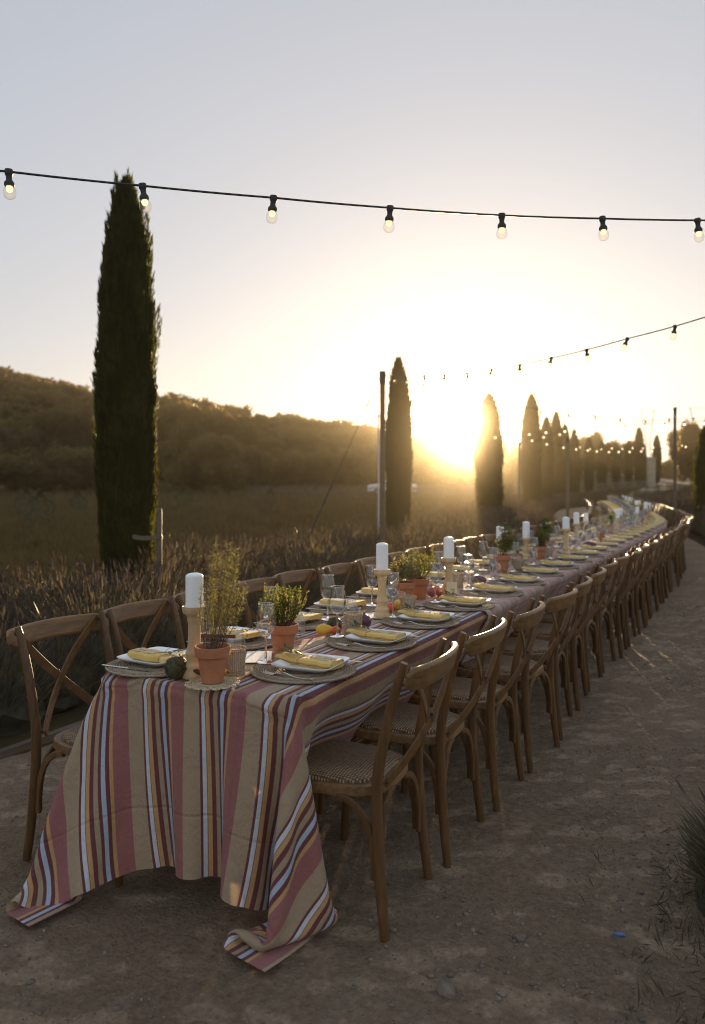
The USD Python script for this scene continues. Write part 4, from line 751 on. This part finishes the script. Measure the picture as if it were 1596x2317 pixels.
CAND = [(440, 1532, 1292, .122, 'white pillar candle nearest the camera, beside the tall rosemary'), (865, 1397, 1225, .140, 'white pillar candle left of the sage pot, second from the near end'), (1016, 1353, 1212, .130, 'white pillar candle on the stick that carries the number card'), (1132, 1281, 1188, .12, 'white candle partly hidden by the basil leaves'), (1191, 1267, 1178, .148, 'tall white candle behind the second rosemary'), (1281, 1262, 1168, .11, 'white candle nearest of the three beyond the second rosemary'), (1305, 1228, 1158, .13, 'middle one of three white candles beyond the second rosemary'), (1326, 1212, 1160, .11, 'farthest of three white candles beyond the second rosemary'),
        (1397, 1203, 1150, .13, 'left candle of a close pair before the bend of the table'), (1405, 1192, 1149, .12, 'right candle of a close pair before the bend of the table'), (1442, 1185, 1146, .11, 'single low white candle at the bend of the table'), (1462, 1177, 1135, .13, 'left candle of the far right pair at the bend'), (1469, 1173, 1137, .12, 'right candle of the far right pair at the bend'), (1447, 1166, 1132, .14, 'larger white candle past the bend of the table'), (1440, 1162, 1131, .12, 'white candle next to the larger one past the bend'), (1431, 1158, 1127, .11, 'far white candle, fourth from the far end'), (1425, 1152, 1124, .11, 'far white candle, third from the far end'), (1417, 1147, 1122, .11, 'far white candle, second from the far end'), (1410, 1142, 1120, .11, 'farthest white candle on the table')]
for i, (px, by, ty, ch, lab) in enumerate(CAND):
    L = tp(px, by); d = depth(L[0], L[1]); top = EYE_H - (ty - HOR) / FPX * d; h = max(.12, top - SURF - ch)
    make_candle(lab, (L[0], L[1], SURF + h - .006), ch, 'candles along the table'); make_stick('turned candlestick under the ' + lab.split(',')[0].replace('white ', ''), L, h, 'candlesticks along the table')

# tall rosemary on its scalloped mat, with a rusty marker
L = tp(481, 1547); t = thing('doily', 'scalloped pale jute mat under the tall rosemary pot', 'mat', (L[0], L[1], SURF))
r = np.linspace(.001, .078, 40); v, f = lathe(np.vstack([np.column_stack([r, .004 + .0012 * np.abs(np.sin(r / .078 * PI * 7))]), [(.079, .0005), (.001, .0003)]]), 60); ms = [(v, f)]
for k in range(16): a = k * 2 * PI / 16; m = lathe([(.001, .0055), (.010, .0052), (.0155, .0038), (.0165, .001), (.001, .0004)], 14); ms.append(mv(m, (.079 * math.cos(a), .079 * math.sin(a), 0)))
part('centre_braid', ms[0], M['jute_pale'], t, 60)
for m in ms[1:]: part('scallop', m, M['jute_pale'], t, 60)
t = potted('rosemary', (L[0], L[1], SURF + .006), 'tall wispy rosemary in a terracotta pot nearest the camera'); 
t2 = thing('plant_marker', 'rusty metal marker strip stuck in the near rosemary pot', 'plant marker', (L[0] + .01, L[1] - .01, SURF + .12), .45)
part('strip', mv(box((0.02, 0, .05), (.115, .0025, .013)), rot=(.35, .02, 0)), M['rust'], t2); part('stake', tube([(-.03, 0, -.01), (-.03, -.012, .045)], .0018, 6), M['rust'], t2)

def make_artichoke(label, loc, rz, s=1.0, stem=True):
    t = thing('artichoke', label, 'artichoke', loc, rz, None, s); g = np.random.default_rng(8); C = np.array([0, 0, .036])
    v, f = ico(1, 2); part('heart', (v * [.034, .031, .031] + C, f), M['artichoke'], t, True)
    for row, (u0, nb, L) in enumerate(((-.75, 7, .030), (-.35, 9, .034), (.1, 10, .035), (.5, 8, .032), (.85, 5, .026))):
        for k in range(nb):
            a = (k + .5 * (row % 2)) * 2 * PI / nb; ang = np.linspace(0, 1, 6); th = math.acos(np.clip(u0, -.95, .95)); ths = th - ang * L / .033 * .95; ths = np.maximum(ths, .12)
            w = .0125 * np.sin((ang * .82 + .18) * PI) ** .7 + .0006; R = .0350 + .0055 * ang + .003 * (ang > .7)
            ax = np.stack([np.cos(ths), np.sin(ths) * math.cos(a), np.sin(ths) * math.sin(a)], -1); sdv = np.array([0, -math.sin(a), math.cos(a)]); c = ax * R[:, None]
            x = np.stack([c * .965 - sdv * w[:, None], c + ax * .0022, c * .965 + sdv * w[:, None]], 1) + C; part('bract', loft(x, closed=False), M['artichoke'], t, True)
    if stem: part('stem', tube([(-.030, 0, .036), (-.06, .002, .030), (-.092, .006, .022)], [.009, .0075, .0085], 10), M['artichoke'], t, True)
    return t
leaf('artichoke', (0.05, 0.055, 0.02), (0.24, 0.23, 0.11), 55, 0.08, (0.2, 0.2, 0.08), island=0.45)
plain('yellow_pepper', (0.55, 0.30, 0.02), (0.66, 0.38, 0.03), 8, 0.25); plain('red_pepper', (0.42, 0.05, 0.02), (0.55, 0.09, 0.03), 8, 0.25); plain('green_stalk', (0.06, 0.09, 0.03), (0.1, 0.13, 0.05), 20, 0.7)
plain('aubergine', (0.045, 0.012, 0.03), (0.10, 0.035, 0.07), 10, 0.22); plain('onion', (0.16, 0.04, 0.06), (0.28, 0.10, 0.12), 8, 0.35, stretch=(1, 1, .15)); plain('gold_onion', (0.5, 0.3, 0.1), (0.62, 0.42, 0.18), 8, 0.35)
L = tp(402, 1534); make_artichoke('green artichoke with its stem lying at the front edge of the table', (L[0], L[1], SURF), PI + .25, 1.02)
L = tp(757, 1428); make_artichoke('dark artichoke behind the yellow pepper in the middle of the table', (L[0], L[1], SURF), 2.1, .85, False)
def make_veg(name, label, cat_, loc, rz, m, r, long, lobes=0, lie=True, stalk=True):
    t = thing(name, label, cat_, loc, rz); v, f = ico(1, 3); a = np.arctan2(v[:, 1], v[:, 2] if lie else v[:, 0]); tt = v[:, 0] if lie else v[:, 2]
    rad = 1 + (.07 * np.cos(lobes * a) if lobes else 0); taper = 1 - .22 * tt; x = v.copy()
    if lie: x = np.stack([v[:, 0] * long, v[:, 1] * r * rad * taper, v[:, 2] * r * rad * taper + r], -1)
    else: x = np.stack([v[:, 0] * r * rad, v[:, 1] * r * rad, v[:, 2] * long + long], -1)
    part('flesh' if lobes else 'skin', (x, f), m, t, True)
    if stalk: part('stalk', tube([(-long * .9, 0, r), (-long * 1.2, .002, r * 1.15)] if lie else [(0, 0, long * 1.95), (.002, 0, long * 2.3)], [.005, .0035], 7), M['green_stalk'], t, True)
    return t
for name, lab, c_, px, py, rz, m, r, lo, lb, lie in (('pepper', 'small yellow pepper tucked behind the near rosemary pot', 'pepper', 517, 1529, 2.2, 'yellow_pepper', .017, .024, 4, True), ('pepper', 'long yellow pepper beside the dark artichoke', 'pepper', 736, 1436, .5, 'yellow_pepper', .022, .042, 3, True), ('pepper', 'red pepper between the yellow pepper and the wicker basket', 'pepper', 759, 1438, 2.4, 'red_pepper', .021, .024, 4, True),
        ('aubergine', 'round purple aubergine behind the second wicker basket', 'aubergine', 824, 1424, .8, 'aubergine', .034, .036, 0, False), ('pepper', 'red pepper left of the third wicker basket', 'pepper', 886, 1386, 1.0, 'red_pepper', .026, .028, 4, True), ('pepper', 'yellow pepper standing left of the third wicker basket', 'pepper', 900, 1380, .2, 'yellow_pepper', .022, .028, 4, False), ('onion', 'red onion below the thyme pot near the number card', 'onion', 978, 1350, .3, 'onion', .034, .030, 0, False), ('pepper', 'red pepper beside the red onion near the number card', 'pepper', 998, 1350, 1.1, 'red_pepper', .028, .030, 4, True), ('aubergine', 'long dark aubergine beyond the number card', 'aubergine', 1084, 1322, -.4, 'aubergine', .031, .066, 0, True),
        ('aubergine', 'dark aubergine between far wine glasses, beyond the second rosemary', 'aubergine', 1336, 1240, -.2, 'aubergine', .034, .07, 0, True), ('onion', 'golden onion behind the first left plate', 'onion', 424, 1500, .2, 'gold_onion', .022, .018, 0, False)):
    L = tp(px, py); make_veg(name, lab, c_, (L[0], L[1], SURF), rz, M[m], r, lo, lb, lie)
bs = None
for px, py, lab in ((530, 1527, 'wicker candle basket right behind the near rosemary pot'), (800, 1436, 'wicker candle basket in front of the round aubergine'), (924, 1391, 'wicker candle basket in front of the sage pot'), (1173, 1293, 'wicker candle basket before the second rosemary'), (1035, 1330, 'wicker candle basket behind the number card'), (1240, 1262, 'wicker candle basket by the far green thyme')):
    L = tp(px, py)
    if bs is None: bs = make_basket(lab, L, 'wicker baskets with candles')
    else: dup(bs, L, px, lab)
for kind, px, py, s, lab in (('oregano', 641, 1482, 1.0, 'bushy oregano in a terracotta pot, second pot from the near end'), ('sage', 915, 1366, 1.0, 'grey leaved sage in a terracotta pot left of the yellow thyme'), ('thyme', 949, 1356, 1.0, 'yellow-green thyme in a terracotta pot right of the sage'), ('basil', 1136, 1296, 1.1, 'leafy green basil in front of a candle'), ('rosemary', 1172, 1281, .72, 'second rosemary pot, right of the basil'), ('oregano', 1222, 1268, 1.0, 'herb pot behind the wine glasses, left of the tall green herb'), ('basil', 1240, 1255, 1.1, 'tall bright green herb beyond the second rosemary')):
    potted(kind, tp(px, py), lab, s, px * .7)
g = np.random.default_rng(5); kinds = ['dill', 'sage', 'thyme', 'oregano', 'rosemary', 'basil']; Y = 9.6; k = 0
while Y < 29:
    x = TCX + float(tcurve(Y)) + g.uniform(-.10, .10); kd = kinds[int(g.integers(0, 6))] if k else 'dill'; potted(kd, (x, Y, SURF), f'{kd} pot in the far half of the table, {ORD[k+1] if k < 15 else "last"} of the far pots', g.uniform(.8, 1.15) * (.75 if kd in ('rosemary', 'dill') else 1), Y); Y += g.uniform(1.0, 1.7); k += 1
# menus and the number card
for px, py, rz, lab in ((586, 1487, .55, 'white menu sheet lying left of the near wine glass'), (838, 1392, .3, 'white menu sheet lying beside the second candlestick'), (512, 1462, .2, 'white menu sheet half behind the near rosemary')):
    L = tp(px, py); t = thing('menu_sheet', lab, 'menu', (L[0], L[1], SURF + .002), rz); part('sheet', box((0, 0, 0), (.10, .20, .0006)), M['paper'], t)
L = tp(1024, 1362); t = thing('table_number', 'kraft card with the number 2 leaning on the third candlestick', 'number card', (L[0], L[1], SURF), YAW + .1, rx=-.16)
part('card', box((0, 0, .056), (.062, .0012, .112)), M['kraft'], t)
tm = meshkit.text_mesh('2', .032, .0006); v = np.array(tm.vertices); v = np.stack([v[:, 0] - .010, -.0008 - v[:, 2], v[:, 1] + .042], -1); part('number', (v, np.array(tm.faces)), M['ink'], t)
# ---------------------------------------------------------------- festoon lights, poles, far things
plain('black_rubber', (0.012, 0.012, 0.013), (0.02, 0.02, 0.02), 20, 0.55)
mat('bulb_glass', {'lw': ('layer_weight', {'blend': 0.5}), 'pw': ('math', {'math_type': 'power', 'value2': 4.0}), 'mm': ('math', {'math_type': 'multiply_add', 'value2': 0.9, 'value3': 0.05}), 't': ('transparent_bsdf', {'color': (1.0, 0.96, 0.89)}), 'g': ('glossy_bsdf', {'roughness': 0.03}), 'x': ('mix_closure', {})}, [('lw.facing', 'pw.value1'), ('pw.value', 'mm.value1'), ('mm.value', 'x.fac'), ('t.BSDF', 'x.closure1'), ('g.BSDF', 'x.closure2')], surface='x.closure')
mat('filament', {'e': ('emission', {'color': (1.0, 0.70, 0.38), 'strength': 0.6})}, [], surface='e.emission')
mat('far_glow', {'e': ('emission', {'color': (1.0, 0.76, 0.45), 'strength': 1.6})}, [], surface='e.emission')
HOLD = lathe(smoothprof([(.001, .012), (.0135, .012), (.0145, .008), (.0145, -.004), (.011, -.012), (.0105, -.024), (.0135, -.030), (.0175, -.036), (.0180, -.046), (.0165, -.048), (.001, -.046)], 30), 18)
BULB = lathe(smoothprof([(.012, -.047), (.0165, -.053), (.0222, -.064), (.0228, -.075), (.0185, -.087), (.010, -.0935), (.0005, -.095)], 18), 18)
FIL = cat([lathe(smoothprof([(.0005, -.047), (.011, -.049), (.0125, -.057), (.0095, -.066), (.0005, -.071)], 10), 10)])
FAR_BULB = mv(ico(.0225, 2), (0, 0, -.070))
def festoon(label, pts, sag, tilts, n, far=False, ends=(0, 0), start=0):
    """A cable through the lamp points (or hung between two ends) with a lamp holder and bulb at each."""
    t = thing('string_lights', label, 'string lights', (0, 0, 0), 0, 'festoon light strings'); P = np.array(pts, float)
    fine = []
    for a, b in zip(P[:-1], P[1:]):
        u = np.linspace(0, 1, 7)[:-1, None]; q = a + (b - a) * u; q[:, 2] -= .010 * np.linalg.norm(b - a) * 4 * (u * (1 - u))[:, 0] * .4; fine.append(q)
    path = np.vstack(fine + [P[-1:]]); part('cable', tube(path, .0042, 6), M['black_rubber'], t, True)
    g = np.random.default_rng(int(abs(P[0, 0] * 100)) + 1)
    for i in range(n[0], n[1]):
        rot = (tilts[0] * g.normal(), tilts[1] * g.normal(), 0); h = part('lamp_holder', mv(HOLD, P[i] + [0, 0, -.004], rot), M['black_rubber'], t, 50)
        if far: part('bulb', mv(FAR_BULB, P[i] + [0, 0, -.004], rot), M['far_glow'], h, True)
        else: part('bulb', mv(BULB, P[i] + [0, 0, -.004], rot), M['bulb_glass'], h, True); part('filament', mv(FIL, P[i] + [0, 0, -.004], rot), M['filament'], h, True)
def pt(px, py, d): x, y = atd(px, d); return (x, y, EYE_H + (HOR - py) / FPX * d)
# the near string across the top of the view: lamps half a metre apart
a, b = np.array(pt(18, 388, 2.86)), np.array(pt(1580, 500, 3.60)); n1 = 7; pts = []
ys = [388, 420, 447, 470, 487, 494, 498]; xs = [20, 323, 619, 883, 1136, 1364, 1579]
for x, y, d in zip(xs, ys, np.linspace(2.86, 3.60, 7)): pts.append(pt(x, y, d))
step = np.array(pts[1]) - np.array(pts[0]); pts = [np.array(pts[0]) - step * 2 + [0, 0, .02], np.array(pts[0]) - step] + pts + [np.array(pts[-1]) + (np.array(pts[-1]) - np.array(pts[-2])) + [0, 0, .012]]
festoon('near string of lit bulbs crossing the sky above the table', pts, 0, (.12, .10), (2, 9))
POLE = atd(866, 10.2)
xs = [870, 889, 919, 960, 1006, 1057, 1113, 1177, 1248, 1328, 1420, 1528, 1650]; ys = [848, 851, 853, 850, 848, 844, 836, 825, 810, 791, 766, 738, 700]
ds = [10.2, 10.05, 9.7] + [9.7 * (1 - .047 * k) for k in range(1, 11)]
festoon('string of small lamps rising from the light pole to the upper right', [pt(*q) for q in zip(xs, ys, ds)], 0, (.18, .3), (1, 13))
xs = [872, 890, 958, 1026, 1093, 1161, 1225, 1286, 1347, 1404, 1461, 1515, 1570, 1626]; ys = [852, 858, 869, 888, 905, 915, 927, 937, 941, 948, 951, 948, 946, 942]
festoon('long string sagging from the light pole past the sun to the right', [pt(*q) for q in zip(xs, ys, np.linspace(10.2, 15.5, 14))], 0, (.15, .2), (2, 14))
xs = list(np.arange(1100, 1640, 45)); ys = [1003 - 10 * math.log(1 + (x - 1100) / 60) * 2.1 + .0 * x for x in xs]
festoon('thin far string of lamps in front of the right trees', [pt(x, y, d) for x, y, d in zip(xs, np.linspace(981, 951, len(xs)), np.linspace(22, 19, len(xs)))], 0, (.2, .2), (3, len(xs)), True)
q = [(1122, 985), (1163, 981), (1197, 978), (1231, 984), (1267, 978), (1304, 977), (1342, 976)]
festoon('far string of glowing bulbs across the pointed cypresses, the upper one', [pt(x, y, d) for (x, y), d in zip(q, np.linspace(24, 26, 7))], 0, (.2, .2), (0, 7), True)
q = [(1165, 985), (1204, 992), (1240, 1001), (1276, 1008), (1305, 1012), (1331, 1015), (1353, 1017), (1378, 1018), (1402, 1018), (1425, 1018), (1450, 1017), (1476, 1016), (1502, 1014), (1527, 1011), (1552, 1007), (1580, 1003), (1610, 998)]
festoon('far string of glowing bulbs across the pointed cypresses, the lower one', [pt(x, y, d) for (x, y), d in zip(q, np.linspace(26, 30, 17))], 0, (.2, .2), (0, 17), True)
q = [(1312, 1010), (1336, 1013), (1361, 1014), (1384, 1012), (1408, 1013), (1432, 1011), (1456, 1012), (1480, 1010), (1508, 1008), (1545, 1006), (1580, 1005)]
festoon('farthest string of glowing bulbs above the far end of the table', [pt(x, y - 1, d) for (x, y), d in zip(q, np.linspace(33, 36, 11))], 0, (.2, .2), (0, 11), True)

plain('grey_metal', (0.42, 0.41, 0.39), (0.52, 0.5, 0.48), 5, 0.45, metallic=0.4)
def pole(label, px, d, top, r, m, loc=None):
    x, y = loc or atd(px, d); z = EYE_H + (HOR - top) / FPX * d; t = thing('light_pole', label, 'pole', (x, y, float(ground_z(x, y))), 0); h = z - float(ground_z(x, y))
    part('shaft', tube([(0, 0, -.1), (0, 0, h * .5), (0, 0, h - .001)], r, 14), M[m], t, 40); part('cap', lathe([(.001, h), (r * 1.12, h), (r * 1.18, h - .02), (r * 1.15, h - .16 if r > .03 else h - .06), (r * .98, h - .17 if r > .03 else h - .062)], 14), M['black_rubber'], t, 40)
    part('hook', tube([(r, 0, h - .06), (r + .03, 0, h - .06), (r + .035, 0, h - .03)], .004, 6), M['grey_metal'], t); return t
pole('thick dark wooden light pole in the lavender beside the slender cypress', 866, 10.2, 840, .034, 'post_wood', POLE)
pole('thin pale metal pole just left of the wooden light pole', 857, 19, 938, .020, 'grey_metal'); pole('dark light pole at the right beyond the chairs', 1528, 20, 921, .036, 'post_wood'); pole('far wooden post among the pointed cypresses', 1285, 27, 990, .05, 'old_wood'); pole('far wooden post in the haze right of the sun', 1176, 29, 1000, .05, 'old_wood')
A, B = np.array(pt(861, 851, 10.2)), np.array([*atd(641, 10.2), 0.0]); t = thing('guy_rope', 'guy rope slanting from the wooden light pole down into the lavender', 'rope')
part('rope', tube([A + (B - A) * u for u in np.linspace(0, 1, 9)], .0035, 6), M['black_rubber'], t); part('sleeve', tube([A + (B - A) * u for u in (.50, .62, .74)], .009, 8), M['black_rubber'], t); part('turnbuckle', tube([A + (B - A) * u for u in (.10, .13, .16)], .008, 8), M['grey_metal'], t)
part('stake', tube([B + [0, 0, .02], B + [-.03, 0, -.2]], .012, 8), M['grey_metal'], t)
# tree stakes
for px, d, top, label, r in ((361, 8.0, 1152, 'grey wooden stake tied to the big left cypress', .026), (919, 15.4, 1165, 'thin stake tied to the slender cypress', .026)):
    x, y = atd(px, d); z = EYE_H + (HOR - top) / FPX * d; t = thing('tree_stake', label, 'stake', (x, y, 0)); part('post', tube([(0, 0, -.1), (0, 0, z * .5), (0, 0, z)], r, 10), M['old_wood'], t, 40)
    zz = EYE_H + (HOR - (1213 if d < 10 else 1212)) / FPX * d; dv = np.array([-CA, -SA, 0]); part('tie', sweep([np.array([0, 0, zz]) + dv * u - np.array([0, 0, .02 * math.sin(u * 12)]) + np.array([SA, -CA, 0]) * .034 for u in np.linspace(-.035, .26, 8)], rrect(.006, .045, .002, 2)), M['old_wood'], t, 40)

# car, fences, stone pillar, pylons
plain('car_paint', (0.62, 0.62, 0.64), (0.66, 0.66, 0.68), 3, 0.2, spec=0.6); plain('car_glass', (0.02, 0.022, 0.025), None, 3, 0.05, spec=0.8); plain('tyre', (0.015, 0.015, 0.015), None, 3, 0.8); plain('red_lens', (0.4, 0.02, 0.02), None, 3, 0.2)
x, y = atd(888, 70); z0 = float(ground_z(x, y)); t = thing('parked_car', 'white parked car half hidden behind the pole and the slender cypress', 'car', (x, y, z0), YAW)
def carbody(prof, w): p = np.array(prof); return loft([np.column_stack([p[:, 0], np.full(len(p), yy), (p[:, 1] - .7) * k + .7]) for yy, k in ((-w, .82), (-w * .93, 1), (w * .93, 1), (w, .82))])
part('body', carbody([(-2.15, .35), (-2.18, .75), (-2.05, .92), (-1.1, 1.02), (1.35, 1.02), (2.05, .98), (2.15, .6), (2.1, .32)], .86), M['car_paint'], t, 30)
cab = part('cabin', carbody([(-1.1, 1.015), (-.35, 1.46), (.9, 1.48), (1.75, 1.015)], .72), M['car_paint'], t, 30)
for s in (-1, 1):
    part('side_window', carbody([(-.85, 1.04), (-.3, 1.40), (.8, 1.42), (1.3, 1.04)], .735), M['car_glass'], cab) if s > 0 else None
    for xx in (-1.3, 1.35):
        wv, wf = lathe([(.001, -.1), (.28, -.1), (.32, -.06), (.32, .06), (.28, .1), (.001, .1)], 20); wh = part('wheel', mv((wv, wf), (xx, s * .78, .32), (PI / 2, 0, 0)), M['tyre'], t, 40); part('hub', mv(lathe([(.001, -.11), (.19, -.105), (.2, .105), (.001, .11)], 16), (xx, s * .78, .32), (PI / 2, 0, 0)), M['grey_metal'], wh, 40)
    part('headlight', mv(ico(.1, 1), (-2.1, s * .6, .78), s=1), M['china'], t); part('tail_light', mv(ico(.09, 1), (2.08, s * .62, .85)), M['red_lens'], t)
plain('windscreen', (0.25, 0.27, 0.3), None, 3, 0.05, spec=0.8); part('windscreen', box((0, 0, 0), (.02, 1.25, .75)), M['windscreen'], None) if False else None
def picket_fence(label, p, q, step, h):
    p, q = np.array(p), np.array(q); n = int(np.linalg.norm(q - p) / step); t = thing('picket_fence', label, 'fence', (0, 0, 0), 0, 'wooden fences in the field'); ang = math.atan2(*(q - p)[::-1]); zs = lambda c: float(ground_z(*c)); ms = []
    for k in range(n + 1):
        c = p + (q - p) * k / n; b = mv(box((0, 0, h / 2), (.07, .02, h * (1.25 if k % 12 == 0 else 1))), rot=(0, 0, ang)); b = mv(b, (*c, zs(c)))
        if n <= 160: part('picket', b, M['fence_wood'], t)
        else: ms.append(b)
    for f in (.3, .8): part('rail', tube([(*(p + (q - p) * u), zs(p + (q - p) * u) + h * f) for u in np.linspace(0, 1, 12)], .02, 5), M['fence_wood'], t)
wood('fence_wood', (0.06, 0.045, 0.03), (0.13, 0.10, 0.07), 6, (6, 6, .6))
picket_fence('low wooden picket fence across the field before the woods', atd(560, 66), atd(870, 66), .2, .95); picket_fence('low picket fence in the golden haze right of the slender cypress', atd(925, 62), atd(1080, 60), .10, .95); picket_fence('low grey fence below the far cypresses by the road', atd(1310, 72), atd(1470, 88), .22, .9)
x, y = atd(1474, 86); z0 = float(ground_z(x, y)); t = thing('stone_pillar', 'pale square stone pillar beside the far road', 'pillar', (x, y, z0), YAW); tag(t, kind='thing'); hh = EYE_H + (HOR - 1036) / FPX * 86 - z0; plain('pale_stone', (0.24, 0.2, 0.14), (0.32, 0.27, 0.2), 2, 0.9)
part('shaft', mv(box((0, 0, hh / 2), (.72, .72, hh))), M['pale_stone'], t); part('cap', box((0, 0, hh + .04), (.84, .84, .08)), M['pale_stone'], t)
plain('pylon_steel', (0.16, 0.16, 0.17), None, 3, 0.6)
def pylon(label, px, d, top, base, w):
    x, y = atd(px, d); z0 = float(ground_z(x, y)); H = EYE_H + (HOR - top) / FPX * d - z0; W = w / FPX * d; t = thing('electricity_pylon', label, 'pylon', (x, y, z0), YAW, 'electricity pylons on the horizon'); r = .06
    for s in (-1, 1):
        for s2 in (-1, 1): part('leg', tube([(s * W * .30, s2 * W * .2, 0), (s * W * .16, s2 * W * .08, H * .55), (s * W * .5, s2 * W * .03, H)], r, 4), M['pylon_steel'], t)
    for k in range(6): u = k / 6 * .55; part('brace', tube([(-W * (.30 - .14 * k / 6), 0, H * u), (W * (.30 - .14 * (k + 1) / 6), 0, H * (u + .09))], r * .6, 4), M['pylon_steel'], t); part('brace', tube([(W * (.30 - .14 * k / 6), 0, H * u), (-W * (.30 - .14 * (k + 1) / 6), 0, H * (u + .09))], r * .6, 4), M['pylon_steel'], t)
    part('crossarm', tube([(-W * .62, 0, H * .97), (0, 0, H), (W * .62, 0, H * .97)], r, 4), M['pylon_steel'], t); part('crossarm', tube([(-W * .34, 0, H * .80), (W * .34, 0, H * .80)], r * .8, 4), M['pylon_steel'], t)
pylon('faint lattice pylon right of the far cypresses', 1467, 190, 926, 1060, 28); pylon('faint lattice pylon at the right edge above the trees', 1582, 190, 921, 1060, 40)
# ---------------------------------------------------------------- the hazy evening air
hz = part('haze', box((0, 0, 16.5), (560, 560, 39)), None); tag(hz, 'warm hazy evening air over the field and the hill', 'haze', kind='stuff')
mat('haze', {'v': ('principled_volume', {'color': (1.0, 0.86, 0.58), 'density': 0.00018, 'anisotropy': 0.97}), 'w': ('principled_volume', {'color': (1.0, 0.86, 0.66), 'density': 0.00018, 'anisotropy': 0.55}), 'a': ('add_closure', {})}, [('v.volume', 'a.closure1'), ('w.volume', 'a.closure2')], surface=None, volume='a.closure')
UsdShade.MaterialBindingAPI.Apply(hz).Bind(M['haze'])
